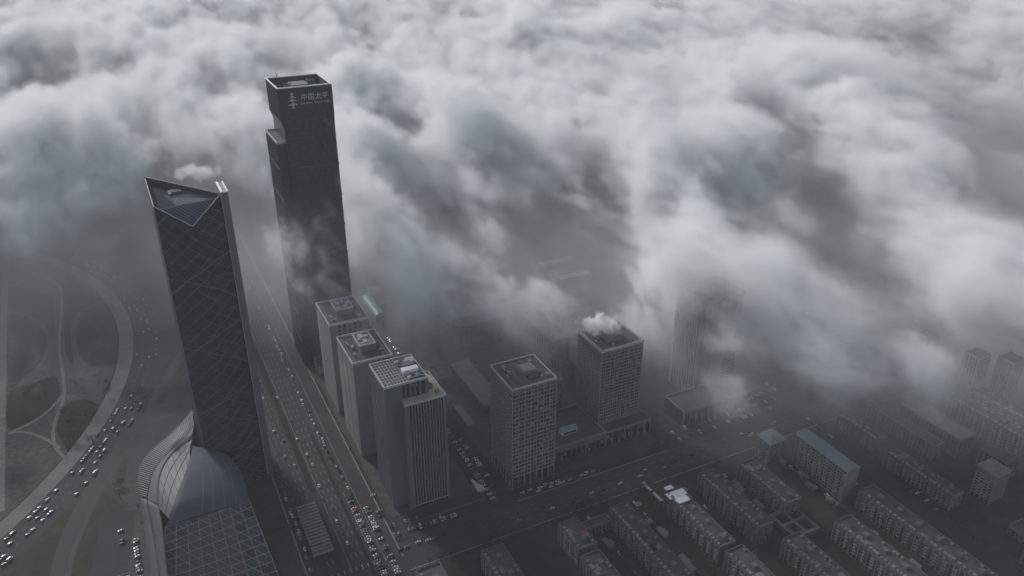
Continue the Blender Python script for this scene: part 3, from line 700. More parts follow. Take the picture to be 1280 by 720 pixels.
for k, (u0, u1, v0, v1, h, lb) in enumerate(((700, 716, 196, 232, 14, 'squat dark block behind the middle grey office tower'), (664, 690, 246, 262, 10, 'square dark hall across the side street'),
        (640, 656, 300, 346, 20, 'dark low slab inside the hazy courtyard'), (760, 775, 188, 212, 16, 'dark slab just left of the cyan barrel hall'), (556, 574, 262, 300, 8, 'flat dark workshop behind the central apartment tower'),
        (604, 640, 376, 394, 24, 'dark side block right of the tall ribbed residential block'), (600, 616, 420, 460, 22, 'dark slab between the steaming tower and the purplish tower'), (700, 716, 414, 460, 26, 'dark slab under the cloud edge above the steaming tower'),
        (576, 592, 560, 620, 26, 'dark slab fading right of the purplish tower'), (520, 536, 620, 690, 22, 'long dark slab lost in the right-hand cloud'))):
    block('rear_block', lb, 'building', u0, u1, v0, v1, h, 'concrete_dark', pil=0)
TH = thing('barrel_hall', 'cyan barrel roofed hall behind the farthest office tower', 'hall', 826, 230)
q = MB(); n = 8
prof = [(6-6*math.cos(math.pi*i/n), 8+5*math.sin(math.pi*i/n)) for i in range(n+1)]
q.add([(x, y, z) for y in (0, 56) for x, z in prof], [(i, i+1, n+2+i, n+1+i) for i in range(n)]+[tuple(range(n, -1, -1)), tuple(range(n+1, 2*n+2))]); q.build('roof', M['cyan'], TH)
MB().box(.3, 11.7, .4, 55.6, 0, 8).build('walls', M['render'], TH)
for k in range(8): MB().bar((-.1, 4+k*7, 8.3), (6, 4+k*7, 13.3), .2).build('roof_rib', M['trim'], TH)
block('market_hall', 'pale flat roofed market hall with a long ridge line, in thin fog', 'hall', 815, 925, 266, 300, 9, 'render_pale', m_roof='roof_light', pil=0)
block('market_annex', 'small pale annex left of the market hall', 'annex', 860, 874, 246, 262, 5, 'render_pale', m_roof='roof_light', pil=0, wins=False)
block('market_annex', 'smaller pale annex nearest the cyan barrel hall', 'annex', 905, 915, 246, 262, 5, 'render_pale', m_roof='roof_light', pil=0, wins=False)
block('warehouse', 'long pale warehouse beyond the hazy courtyard, roof edge running across', 'warehouse', 770, 800, 300, 392, 10, 'render', m_roof='roof_light', pil=0)
block('long_pavilion', 'long narrow pale pavilion roof between the office wing and apartment tower', 'pavilion', 582, 622, 243, 251, 4.5, 'render', m_roof='roof_light', pil=0, wins=False)
for k, (u0, u1) in enumerate(((832, 838), (784, 790))):
    SKL = thing('skylight_roof', ('farther' if k == 0 else 'nearer')+' white double roof strip glimpsed through a gap in the cloud', 'roof', u0, 458)
    MB().box(0, 46, -6, 20, 0, 27).build('walls', M['concrete_dark'], SKL)
    for a in (0, 5): MB().box(0, 46, a, a+1.6, 27, 29).build('roof_strip', M['trim'], SKL)
for k, (px, py, w_, d_, h, lb) in enumerate(((470, 322, 90, 14, 12, 'long low slab glimpsed through cloud right of the tallest tower'), (1092, 352, 50, 16, 30, 'faint slab block deep in the right-hand dark cloud valley'),
        (1180, 400, 60, 16, 24, 'faint long roof under the dark cloud valley at the far right'), (1010, 410, 40, 30, 30, 'faint block under torn cloud right of the purplish tower'))):
    u0, v0 = uv(*ground(px, py, h)); block('far_block', lb, 'apartment block', u0, u0+d_, v0-w_/2, v0+w_/2, h, 'render', pil=0)
# ---------------------------------------------------------------- walk-up apartment rows (bottom right)
def walkup(label, u0, u1, v0, v1, h=18, seed=0, extra=None, m='render', pitched=False, boxes=True):
    t = block('walkup_block', label, 'apartment block', u0, u1, v0, v1, h, m, pil=4.2, mtrim='concrete_dark', m_roof='roof', pitched=pitched)
    r = random.Random(seed); d_ = u1-u0; w_ = v1-v0; y = 2.5
    while y < d_-4 and boxes:       # dormer boxes and water heaters along the near edge
        s = r.uniform(1.6, 2.6); q = MB().box(.4, .4+s, y, y+s*.9, h, h+r.uniform(1., 2.2))
        q.add([(.2,y-.2,h+2.2),(.6+s,y-.2,h+1.4),(.6+s,y+s,h+1.4),(.2,y+s,h+2.2)], [(0,1,2,3)]); q.build('water_heater', M['plant' if r.random() < .6 else 'render_pale'], t)
        if r.random() < .35: MB().box(w_-3, w_-1, y, y+2, h, h+1.2).build('roof_box', M['render_pale'], t)
        y += r.uniform(2.9, 5)
    for k in range(3):
        a_, b_ = r.uniform(1, w_-7), r.uniform(3, max(4, d_-12))
        MB().box(a_, a_+r.uniform(3, 6), b_, b_+r.uniform(4, 9), h+.01+k*.02, h+.08+k*.02).build('roof_patch', M[r.choice(('roof_light', 'paving', 'asphalt', 'stone_blue', 'concrete', 'lattice_teal'))], t)
    for k in range(int(d_//18)):
        MB().box(w_*.45, w_*.45+4, 6+k*18, 10+k*18, h, h+2.6).build('stair_head', M['render'], t)
    MB().box(.4, w_-.4, .2, 1.6, h, h+.5+.0).build('end_coping', M['render_pale'], t)
    if boxes:
        q = MB(); z = 4
        while z < h-2:
            for k in range(int(d_/8.4)): q.box(-1.2, -.03, 2+k*8.4, 4.4+k*8.4, z, z+1.1)
            z += 3
        q.build('balconies', M['render_pale'], t, kind='stuff')
    return t
a = walkup('walk-up apartment row with a red patch on its roof', 383, 414, 247, 263, 19, 1)
MB().box(10.5, 15, 9, 15, 19.1, 20).build('red_roof_patch', M['red'], a)
walkup('low walk-up wing just below the red patched row', 340, 378, 246, 262, 17, 2)
a = walkup('walk-up apartment row with a small blue patch, right of the red patched row', 296, 412, 293, 309, 18, 3)
MB().box(5, 10, 62, 68, 18.1, 18.7).build('blue_roof_patch', M['solar'], a)
block('link_building', 'low link building between the red patched row and the next row', 'building', 408, 416, 264, 292.5, 9, 'render', pil=0)
a = walkup('walk-up apartment row with a bright white roof over its far end', 338, 408, 344, 359, 18, 4)
q = MB(); q.box(-1.5, 15.5, 60, 67, 18.4, 19.3); q.box(1, 13, 52.5, 59.6, 18.5, 19.5); q.build('white_roof', M['whiteroof'], a)
MB().box(4, 11, 67.4, 76, 16.2, 17.6).build('white_dormer', M['whiteroof'], a)
walkup('walk-up row directly right of the white roofed row', 341, 414, 384, 400, 18, 5)
walkup('walk-up row nearest the teal roofed block, short with a pale end', 352, 409, 423, 440, 18, 6)
walkup('walk-up row at the bottom edge right of the white roofed row', 268, 333, 345, 361, 18, 7)
walkup('walk-up row at the bottom edge below the three-pit yard', 262, 324, 393, 410, 18, 8)
walkup('long walk-up row right of the three-pit yard', 236, 320, 443, 460, 18, 9)
walkup('walk-up row at the bottom right corner in thin fog', 160, 235, 549, 564, 18, 15)
walkup('longest walk-up row at the lower right under thin fog', 226, 338, 489, 506, 18, 10)
walkup('cut-off walk-up row at the bottom left of the street crossing', 380, 419, 131, 149, 18, 11)
walkup('cut-off walk-up row at the bottom beside the corner trees', 360, 415, 181, 199, 18, 12)
# yard with dark pits
YD = thing('school_yard', 'low concrete yard building with three dark roof openings', 'building', 328, 412)
MB().box(0, 26, 0, 30, 0, 3).build('base', M['lattice_dark'], YD)
q = MB()
for y in (0, 14, 27.5): q.box(-.5, 26.5, y, y+2.6, 3, 7.5)
for x in (0, 12, 24): q.box(x, x+2.6, 2.61, 13.99, 3, 7.45); q.box(x, x+2.6, 16.61, 27.49, 3, 7.45)
q.build('roof_frame', M['render'], YD)
# teal roofed long block
TB = thing('teal_roofed_block', 'long apartment block with a single teal sheet roof', 'apartment block', 348, 484)
MB().box(0, 14, 0, 58, 0, 32).build('walls', M['render_pale'], TB)
q = MB(); q.add([(-.8,-.8,32),(14.8,-.8,32),(14.8,58.8,32),(-.8,58.8,32),(5,-.8,35),(5,58.8,35)], [(0,1,4),(1,2,5,4),(2,3,5),(3,0,4,5),(3,2,1,0)]); q.build('roof', M['teal'], TB)
q = MB()
for k in range(18):
    for z in range(9): q.box(-.2, .05, 1.4+k*3.1, 3+k*3.1, 2.4+z*3.3, 4.2+z*3.3)
q.build('windows', M['glass'], TB, kind='stuff')
pm = MB().box(-.7, -.02, -.35, .35, 0, 31.9).mesh('pilaster', M['render_pale'])
for k in range(10): put('pilaster', pm, TB, (0, .6+k*6.3, 0))
SB = block('hip_block', 'small bluish square block beside the teal roofed block', 'building', 413, 430, 462, 480, 24, 'stone_blue', m_roof='teal', pil=0, pitched=2)
# right-hand cluster
walkup('short low row standing alone left of the short pale tower', 300, 372, 556, 570, 14, 21)
walkup('second short low row beyond the right-hand side street', 384, 430, 562, 576, 14, 22)
block('yard_building', 'small flat yard building below the short pale apartment tower', 'building', 236, 262, 574, 590, 8, 'render', pil=0)
block('slab_block', 'pale slab with a dark blue street wall at the far right', 'apartment block', 344, 408, 622, 644, 20, 'render', pil=4, m_roof='roof_light')
block('slab_block', 'narrow slab parallel to the blue walled slab, half in fog', 'apartment block', 352, 430, 600, 612, 16, 'render', pil=4)
walkup('long far walk-up row at the right edge', 316, 392, 668, 684, 24, 13)
walkup('walk-up row farthest right behind the hipped block', 330, 420, 700, 716, 22, 14)
block('hipped_block', 'small hipped block above the rightmost apartment tower', 'building', 305, 330, 630, 648, 20, 'render', pil=4, pitched=2.5)
RT = thing('apartment_tower', 'short pale apartment tower at the right picture edge', 'apartment tower', 290, 592)
grid_tower(RT, 18, 18, 30, 5, 4, 9, 3.2, M['render_pale'], M['glass'], 1.1, 1.5, sub=False)
q = MB(); q.add([(-.8,-.8,30),(18.8,-.8,30),(18.8,18.8,30),(-.8,18.8,30),(6,9,34),(12,9,34)], [(0,1,5,4),(1,2,5),(2,3,4,5),(3,0,4),(3,2,1,0)]); q.build('roof', M['roof_light'], RT)
for k, (u0, v0, lb) in enumerate(((392, 700, 'left one of two slim ribbed towers fading at the right'), (372, 722, 'right one of two slim ribbed towers fading at the right'), (440, 690, 'fog-bound ribbed tower behind the two slim towers'))):
    t = block('slim_tower', lb, 'apartment tower', u0, u0+16, v0, v0+18, 58, 'render_pale', pil=3.2)
# ---------------------------------------------------------------- underpass canopy, kiosks, small things
CN = thing('slatted_canopy', 'long ribbed canopy over the underpass in the middle of the boulevard', 'canopy', 480, 69.5)
MB().box(.6, 15.4, 0, 63, 3.8, 4.2).build('deck', M['dark'], CN)
sm = MB().box(0, 16, 0, 2.6, 0, .7).mesh('slat', M['concrete'])
for k in range(16): put('slat', sm, CN, (0, .3+k*3.9, 4.21))
for x in (.3, 15.1): MB().box(x, x+.5, 0, 63, 0, 3.79).build('side_wall', M['concrete_dark'], CN)
KS = thing('wedge_kiosk', 'small pale wedge shaped kiosk at the street corner', 'kiosk', 494, 214)
q = MB(); q.add([(0,0,0),(7,0,0),(1,14,0),(0,14,0),(0,0,3),(7,0,3),(1,14,5),(0,14,5)], [(0,1,5,4),(1,2,6,5),(2,3,7,6),(3,0,4,7)]); q.build('walls', M['render_pale'], KS)
q = MB(); q.add([(-.4,-.4,3.05),(7.6,-.4,3.05),(1.3,14.4,5.05),(-.4,14.4,5.05)], [(0,1,2,3)]); q.build('roof', M['trim'], KS)
PT = thing('sunken_court', 'dark rectangular sunken court with pale edge left of the podium', 'court', 521, -72)
MB().box(0, 13, 0, 9, .05, .3).build('floor', M['lattice_dark'], PT); MB().ring(-.5, 13.5, -.5, 9.5, 0, 1, .5).build('edge', M['concrete'], PT)
LM = thing('lane_wall', 'long thin pale wall beside the blue patched apartment row', 'wall', 262, 316)
MB().box(0, 1, 0, 110, 0, 3).build('wall', M['render'], LM)
for k in range(12): MB().box(-.3, 1.3, k*9.8, k*9.8+.8, 0, 3.5).build('post', M['render_pale'], LM)
for k, (px, py) in enumerate(((820, 625), (807, 612))):
    u0, v0 = uv(*ground(px, py)); t = thing('bus_shelter', ('nearer' if k == 0 else 'farther')+' long pale street shelter left of the white roof', 'shelter', u0-6, v0)
    MB().box(0, 2.6, 0, 12, 3, 3.4).build('roof', M['trim'], t)
    for y in (.5, 11): MB().box(1.1, 1.4, y, y+.3, 0, 3).build('post', M['steel'], t)
rs = random.Random(77)
for v0, nm in ((279, 'between the red and the blue patched rows'), (323, 'in the lane left of the white roofed row'), (366, 'behind the white roofed row'), (415, 'behind the short pale-ended row'), (474, 'between the two long right-hand rows')):
    for k in range(7):
        u0 = rs.uniform(262, 420); s = thing('yard_shed', ('pale' if k % 2 else 'dark')+' flat yard shed '+nm, 'shed', u0, v0+rs.uniform(-2, 2), 'yard sheds '+nm)
        w_, d_, h_ = rs.uniform(3, 6), rs.uniform(4, 12), rs.uniform(2.4, 3.6)
        MB().box(0, w_, 0, d_, 0, h_).build('walls', M['render_pale' if k % 2 else 'render'], s)
        q = MB(); q.add([(-.3,-.3,h_+.02),(w_+.3,-.3,h_+.5),(w_+.3,d_+.3,h_+.5),(-.3,d_+.3,h_+.02),(-.3,-.3,h_+.2),(w_+.3,-.3,h_+.7),(w_+.3,d_+.3,h_+.7),(-.3,d_+.3,h_+.2)], [(3,2,1,0),(4,5,6,7),(0,1,5,4),(1,2,6,5),(2,3,7,6),(3,0,4,7)])
        q.build('roof', M['concrete' if k % 2 else 'teal' if k == 2 else 'roof_light'], s)
# ---------------------------------------------------------------- street lamps
def lamp_proto():
    q = MB(); q.bar((0,0,0), (0,0,10), .14); q.bar((0,0,9.8), (2.4,0,10.3), .1); q.box(1.9, 3., -.18, .18, 10.2, 10.45)
    return q.mesh('street_lamp', M['steel'])
lm_me = lamp_proto()
for i in range(24):
    for s, v0 in ((0, 61.5), (1, 131.5)):
        u0 = 470+i*32
        if u0 > 1150: continue
        o = put('street_lamp', lm_me, None, (*xy(u0, v0), 0)); o.rotation_euler[2] = A+(math.pi if s else 0)
        tag(o, 'slim grey street lamp on the '+('right' if s else 'left')+' kerb of the boulevard'+stretch(1, 0, i/24), 'street lamp', ('right' if s else 'left')+' kerb street lamps of the boulevard')
# ---------------------------------------------------------------- vehicles
def car_mesh(paint, L=4.5, Wd=1.85, H=1.45, van=False):
    q = MB(); hl, hw = L/2, Wd/2
    def hull(st, mi):
        vs = []
        for x, z0, z1, ww in st: vs += [(x,-ww,z0),(x,ww,z0),(x,ww*.96,z1),(x,-ww*.96,z1)]
        n = len(st); fs = [(0,1,2,3)[::-1], tuple(4*(n-1)+k for k in (0,1,2,3))]
        for i in range(n-1):
            for a_, b_ in ((0,1),(1,2),(2,3),(3,0)): fs.append((4*i+a_, 4*i+b_, 4*i+4+b_, 4*i+4+a_))
        q.add(vs, fs, mi)
    hull([(-hl,.4,.8,hw*.9),(-hl+.3,.25,.95,hw),(hl-1.2,.25,.95,hw),(hl-.2,.25,.75,hw*.95),(hl,.35,.6,hw*.85)], 0)
    if van: c = [(-hl+.1,.96,H+.45,hw*.92),(hl-1.3,.96,H+.45,hw*.9),(hl-.7,.96,1.0,hw*.88)]
    else: c = [(-hl+.25,.96,1.02,hw*.86),(-hl+1.0,.96,H-.04,hw*.76),(hl-2.0,.96,H-.04,hw*.76),(hl-1.2,.96,1.0,hw*.86)]
    hull(c, 1)
    x0, x1 = (c[1][0], c[2][0]) if not van else (c[0][0]+.1, c[1][0]-.1); zt = (H-.03) if not van else H+.46
    q.box(x0, x1, -hw*.74, hw*.74, zt-.02, zt+.05, 0)
    for x in (-hl+.85, hl-.95):
        for s in (-1, 1):
            n = 8; cyl = [(x+.33*math.cos(2*math.pi*k/n), s*hw*.93+dy, .33+.33*math.sin(2*math.pi*k/n)) for dy in (-.1, .1) for k in range(n)]
            q.add(cyl, [tuple(range(n)), tuple(range(2*n-1, n-1, -1))]+[(k, (k+1) % n, n+(k+1) % n, n+k) for k in range(n)], 2)
    return q.mesh('car', [PAINTS[paint], M['car_glass'], M['tyre']])
CAR = {k: car_mesh(k) for k in PAINTS}; VAN = {k: car_mesh(k, 5., 1.95, 1.6, True) for k in ('white', 'silver')}
ncar = 0; CARS = []
def car(x, y, rz, where, rr):
    global ncar
    k = rr.choices(['white','silver','black','grey','red'], [44, 24, 15, 16, 1])[0]; van = k in VAN and rr.random() < .12
    CARS.append((math.hypot(x, y), x, y, rz, where, k, van)); ncar += 1
rr = random.Random(21)
def row(u0, v0, u1, v1, n, face, where, fill=1., jit=.3):
    for i in range(n):
        if rr.random() > fill: continue
        t = i/max(1, n-1); x, y = xy(u0+(u1-u0)*t+rr.uniform(-jit, jit), v0+(v1-v0)*t+rr.uniform(-jit, jit))
        rz = A+(math.pi/2 if face == 'u' else 0)+rr.choice((0, math.pi))+rr.uniform(-.04, .04)
        car(x, y, rz, where+(('' if n < 12 else stretch(u1-u0, v1-v0, t))), rr)
W_ = 'in the packed lot right of the boulevard'
row(440, 113.5, 536, 113.5, 32, 'v', W_, .9); row(440, 123, 520, 123, 27, 'v', W_, .62); row(500, 131, 538, 133, 8, 'v', W_, .7)
row(540, 116, 640, 113, 20, 'u', 'queued in single file on the boulevard', .8, 1.)
row(640, 113, 900, 112, 34, 'u', 'queued in single file on the boulevard', .62, 1.5)
row(455, 98, 720, 92, 18, 'u', 'in the middle lanes of the boulevard', .6, 3)
row(471, 64, 560, 66, 20, 'u', 'beside the ribbed canopy', .7, 1.4)
row(600, 78, 1100, 80, 26, 'u', 'in the left lanes of the boulevard', .5, 4)
W_ = 'parked before the finned office wing'
row(479, 134, 479, 186, 18, 'u', W_, .7); row(490, 134, 490, 160, 9, 'u', W_, .5); row(462, 134, 462, 185, 12, 'v', W_, .45, 1.5)
W_ = 'between office wing and central apartment tower'
row(480, 223, 600, 224, 40, 'v', W_, .62); row(482, 231, 580, 231, 30, 'v', W_, .42)
row(450, 230, 458, 520, 30, 'v', 'driving on the cross street', .5, 3)
row(474, 262, 476, 330, 18, 'v', 'parked at the kerb before the shop podium', .65, .4)
W_ = 'in the big lot before the pillared podium'
row(480, 408, 480, 545, 40, 'u', W_, .5); row(491, 412, 491, 550, 38, 'u', W_, .4); row(502, 500, 505, 560, 16, 'u', W_, .6); row(513, 505, 516, 560, 14, 'u', W_, .5)
W_ = 'driving on the ring road round the park'
for i in range(150):
    a0 = rr.choice((rr.uniform(-18, 8), rr.uniform(-14, 10), rr.uniform(16, 40), rr.uniform(44, 60))); r = rr.choice((501, 508, 514, 521))
    car(CX+r*math.cos(math.radians(a0)), CY+r*math.sin(math.radians(a0)), math.radians(a0+90), W_+(', near bend' if a0 < 10 else ', hazy far bend' if a0 > 42 else ', middle bend'), rr)
W_ = 'parked in the small lot left of the podium'
row(522, -52, 566, -52, 14, 'v', W_, .8); row(566, -62, 590, -62, 7, 'v', W_, .5)
W_ = 'parked near the foot of the teal roofed block'
row(352, 512, 372, 514, 7, 'v', W_, .9); row(300, 548, 330, 550, 9, 'v', W_, .6, 2); row(420, 545, 500, 548, 9, 'u', W_, .4, 2)
for v0, nm in ((283, 'left of the blue patched row'), (326, 'left of the white roofed row'), (377, 'right of the white roofed row'), (418, 'before the short pale-ended row'), (479, 'between the long right-hand rows')):
    row(250, v0, 425, v0, 30, 'u', 'in the lane '+nm, .4, .8)
row(478, 245, 478, 290, 14, 'v', 'parked at the foot of the central apartment tower', .6, .8)
row(560, 400, 700, 402, 26, 'u', 'on the rear street behind the steaming tower', .5, 1.5)
row(575, 300, 680, 296, 18, 'u', 'in the hazy courtyard', .6, 2)
row(900, 112, 1200, 112, 30, 'u', 'far up the boulevard', .6, 2)
row(700, 232, 790, 232, 20, 'v', 'on the side street behind the pavilion', .5)
CARS.sort()
for _d, x, y, rz, where, k, van in CARS[:300]:
    o = put('parked_van' if van else 'car', (VAN if van else CAR)[k], None, (x, y, .17), rz=rz); kind = 'van' if van else 'car'
    tag(o, f'{"boxy" if van else "small"} {k} {kind} {where}', kind, f'{k} {kind}s {where}')
q = MB(); fm_ = [PAINTS[k] for k in PAINTS]+[M['car_glass'], M['tyre']]; kk = list(PAINTS)
for _d, x, y, rz, where, k, van in CARS[300:]:      # the farthest ones, a few pixels each
    me = (VAN if van else CAR)[k]; c_, s_ = math.cos(rz), math.sin(rz); n0 = len(q.v)
    q.v += [(x+v.co.x*c_-v.co.y*s_, y+v.co.x*s_+v.co.y*c_, v.co.z+.17) for v in me.vertices]
    for p in me.polygons: q.f.append(tuple(n0+i for i in p.vertices)); q.m.append((kk.index(k), 5, 6)[p.material_index])
if q.v: q.build('distant_cars', fm_, kind='stuff')
# ---------------------------------------------------------------- trees
def tree_meshes(seed, bare=False, h=8.):
    r = random.Random(seed); q = MB(); n = 6
    def limb(a, b, r0, r1):
        a, b = Vector(a), Vector(b); dd = (b-a).normalized(); x = dd.orthogonal().normalized(); y = dd.cross(x)
        vs = [a+(x*math.cos(t)+y*math.sin(t))*r0 for t in [2*math.pi*k/n for k in range(n)]]+[b+(x*math.cos(t)+y*math.sin(t))*r1 for t in [2*math.pi*k/n for k in range(n)]]
        q.add(vs, [(k, (k+1) % n, n+(k+1) % n, n+k) for k in range(n)])
    limb((0,0,0), (0,0,h*.45), .22, .15); tips = []
    for k in range(6):
        t = k*1.05+r.random(); tip = (math.cos(t)*h*.28, math.sin(t)*h*.28, h*(.6+.25*r.random())); limb((0,0,h*(.3+.02*k)), tip, .1, .03); tips.append(tip)
    limb((0,0,h*.44), (0,0,h*.9), .14, .03); tips.append((0,0,h*.8)); trunk = q.mesh('trunk', M['bark'])
    q = MB()
    for k in range(150 if not bare else 90):
        c = r.choice(tips); p = Vector((c[0]+r.gauss(0, h*.11), c[1]+r.gauss(0, h*.11), c[2]+r.gauss(0, h*.09))); s = r.uniform(.25, .55)*(h/8)*(1 if not bare else .6)
        a_ = Vector((r.gauss(0,1), r.gauss(0,1), r.gauss(0,1))).normalized(); b_ = a_.orthogonal().normalized()*s; c_ = a_.cross(b_)
        q.add([p-b_, p+c_*.8, p+b_, p-c_*.8], [(0,1,2,3)])
    return trunk, q.mesh('crown', M['twig' if bare else 'leaf'])
TR = [tree_meshes(1), tree_meshes(2, h=9.5), tree_meshes(3, True), tree_meshes(4, True, 9.)]
ntree = 0
def tree(u0, v0, where, r):
    global ntree
    k = r.choice((0, 1, 2, 3)); s = r.uniform(.7, 1.25); tr_, cr_ = TR[k]
    t = thing('street_tree', f'{"bare twiggy" if k > 1 else "dark bushy"} tree {where}', 'tree', u0, v0, f'{"bare" if k > 1 else "bushy"} trees {where}', rz=r.uniform(0, 6))
    t.scale = (s, s, s); put('trunk', tr_, t); put('crown', cr_, t); ntree += 1
def trow(u0, v0, u1, v1, n, where, jit=1.5, fill=.85):
    for i in range(n):
        if rr.random() < fill: t = i/max(1, n-1); tree(u0+(u1-u0)*t+rr.uniform(-jit, jit), v0+(v1-v0)*t+rr.uniform(-jit, jit), where+('' if n < 12 else stretch(u1-u0, v1-v0, t)), rr)
trow(472, 190, 436, 212, 14, 'on the corner by the cut-off apartment rows', 7)
trow(436, 150, 432, 240, 14, 'on the near kerb of the cross street', 2.5)
trow(436, 250, 434, 420, 22, 'along the near kerb of the cross street', 2)
trow(474, 335, 476, 400, 10, 'before the shop podium', 2)
trow(480, 244, 480, 284, 8, 'at the foot of the central apartment tower', 1.5)
for v0, nm in ((272, 'between the red and the blue patched rows'), (334, 'beside the white roofed row'), (372, 'behind the white roofed row'), (410, 'before the short pale-ended row'), (468, 'beside the long right-hand rows'), (518, 'beyond the longest walk-up row')):
    trow(240, v0, 424, v0, 24, nm, 3, .8)
trow(500, 56, 900, 56, 26, 'on the left kerb of the boulevard', 1.5)
trow(560, 205, 760, 208, 16, 'behind the office towers', 4)
trow(600, 256, 720, 262, 12, 'around the hazy courtyard', 6)
trow(470, -20, 640, -62, 10, 'on the forecourt left of the podium', 6)
trow(260, 540, 430, 548, 22, 'along the right-hand side street', 3, .6)
trow(540, 560, 420, 585, 12, 'in the fog beyond the big lot', 8)
def park_tree(px, py, r): a_, b_ = uv(*ground(px, py)); tree(a_, b_, 'in the park inside the ring road', r)
for k in range(46): park_tree(*rr.choice(((rr.uniform(82,135), rr.uniform(455,560)), (rr.uniform(95,145), rr.uniform(385,455)), (rr.uniform(12,60), rr.uniform(400,520)))), rr)

# ---------------------------------------------------------------- the low cloud
def noise2(X, Y, scale, octv=4, seed=0):
    r = np.random.default_rng(seed); out = np.zeros(X.shape); amp = 1.; tot = 0.
    for k in range(octv):
        g = r.random((128, 128)); fx = X/scale*2**k+r.random()*100; fy = Y/scale*2**k+r.random()*100
        ix = np.floor(fx).astype(int); iy = np.floor(fy).astype(int); tx = fx-ix; ty = fy-iy
        tx = tx*tx*(3-2*tx); ty = ty*ty*(3-2*ty)
        a = g[ix % 128, iy % 128]*(1-tx)+g[(ix+1) % 128, iy % 128]*tx
        b = g[ix % 128, (iy+1) % 128]*(1-tx)+g[(ix+1) % 128, (iy+1) % 128]*tx
        out += amp*(a*(1-ty)+b*ty); tot += amp; amp *= .5
    return out/tot
ZC = 150.        # survey height of the cloud features
def pdist(X, Y, l, z=ZC):
    P = [ground(*p, z) for p in l]; best = np.full(X.shape, 1e9)
    for (ax, ay), (bx, by) in zip(P, P[1:]) if len(P) > 1 else [(P[0], P[0])]:
        dx, dy = bx-ax, by-ay; L = dx*dx+dy*dy+1e-9; t = np.clip(((X-ax)*dx+(Y-ay)*dy)/L, 0, 1)
        best = np.minimum(best, np.hypot(X-ax-t*dx, Y-ay-t*dy))
    return best
# (survey points in the photograph, half width in m, height change in m, opacity change)
RIDGES = [
 ([(455,190),(480,240),(520,290),(560,330)], 60, 25, .5), ([(425,200),(470,285),(510,300)], 35, 25, .5),
 ([(430,110),(520,110),(570,140),(605,200),(640,260),(690,330),(740,365)], 75, 60, .6),
 ([(560,300),(600,320),(650,370)], 60, 10, .4),
 ([(700,110),(760,150),(800,220),(850,290),(900,370),(880,400)], 80, 45, .5),
 ([(820,60),(900,90),(950,140),(1000,230),(1040,330),(1060,400),(1120,440),(1160,480)], 80, 50, .55),
 ([(1050,130),(1140,180),(1200,260),(1280,320),(1340,340)], 60, 30, .25),
 ([(0,200),(60,150),(130,110),(150,160)], 120, 45, .4), ([(180,50),(300,60),(420,50)], 140, 40, .4),
 ([(0,60),(100,30),(200,10)], 160, 40, .3), ([(560,30),(700,50),(800,30)], 140, 50, .4), ([(960,60),(1080,90)], 120, 40, .3),
 ([(1230,350),(1280,420)], 60, 20, .3),
]
VALLEYS = [
 ([(620,190),(700,235),(745,250)], 60, -70, -.75), ([(640,220),(690,290),(730,310)], 28, -40, -.5),
 ([(930,210),(1000,270),(1070,330),(1130,390)], 70, -70, -.75), ([(1090,330),(1200,350),(1240,390)], 60, -50, -.6),
 ([(1030,110),(1140,140),(1220,190),(1290,260)], 60, -45, -.4), ([(1120,20),(1280,60)], 120, -30, -.2),
 ([(740,180),(810,270),(860,330)], 30, -40, -.5), ([(520,225),(570,265),(610,300)], 24, -25, -.35),
 ([(960,120),(1010,190),(1060,260)], 30, -40, -.45), ([(180,110),(250,190),(230,240)], 90, -40, -.3), ([(330,30),(520,60)], 60, -30, -.2),
 ([(480,60),(540,80)], 60, -25, -.2), ([(30,110),(60,90)], 80, -30, -.2),
 ([(1080,20),(1180,70),(1290,120)], 170, -35, -.22), ([(970,140),(1040,210),(1110,300)], 75, -60, -.6), ([(1250,120),(1290,240)], 60, -50, -.5),
 ([(440,330),(540,350),(600,400),(660,415)], 40, -30, -.4), ([(690,330),(730,335)], 22, -35, -.4), ([(830,90),(880,130)], 60, -35, -.3),
]
VEILS = [   # survey points, survey height, half width, top height, opacity
 ([(385,290),(410,250),(445,225)], 170, 40, 232, .36), ([(350,300),(380,320)], 150, 36, 190, .14), ([(390,380),(430,400)], 110, 40, 170, .08),
 ([(930,480),(1040,490),(1130,530),(1190,590)], 85, 40, 160, .55), ([(1140,540),(1220,600),(1290,680)], 85, 36, 158, .6),
 ([(1040,600),(1110,640)], 40, 30, 80, .10), ([(790,470),(850,520)], 50, 32, 110, .14), ([(400,430),(425,500)], 60, 26, 110, .12),
  ([(825,362),(930,352)], 118, 62, 182, .9), ([(690,385),(800,392)], 105, 30, 150, .4), ([(560,320),(640,335),(720,345)], 120, 36, 160, .45), ([(1180,420),(1290,470)], 60, 60, 120, .25),
 ([(880,350),(1000,375),(1080,430),(1165,480)], 110, 44, 155, .5),
 ([(490,285),(560,315),(630,335)], 120, 28, 165, .55), ([(440,235),(480,275),(510,300)], 150, 34, 215, .8), ([(940,440),(1040,460)], 60, 40, 110, .4),
 ([(1160,470),(1215,520),(1270,570)], 90, 34, 155, .6), ([(960,300),(1010,330)], 110, 30, 150, .4),
]
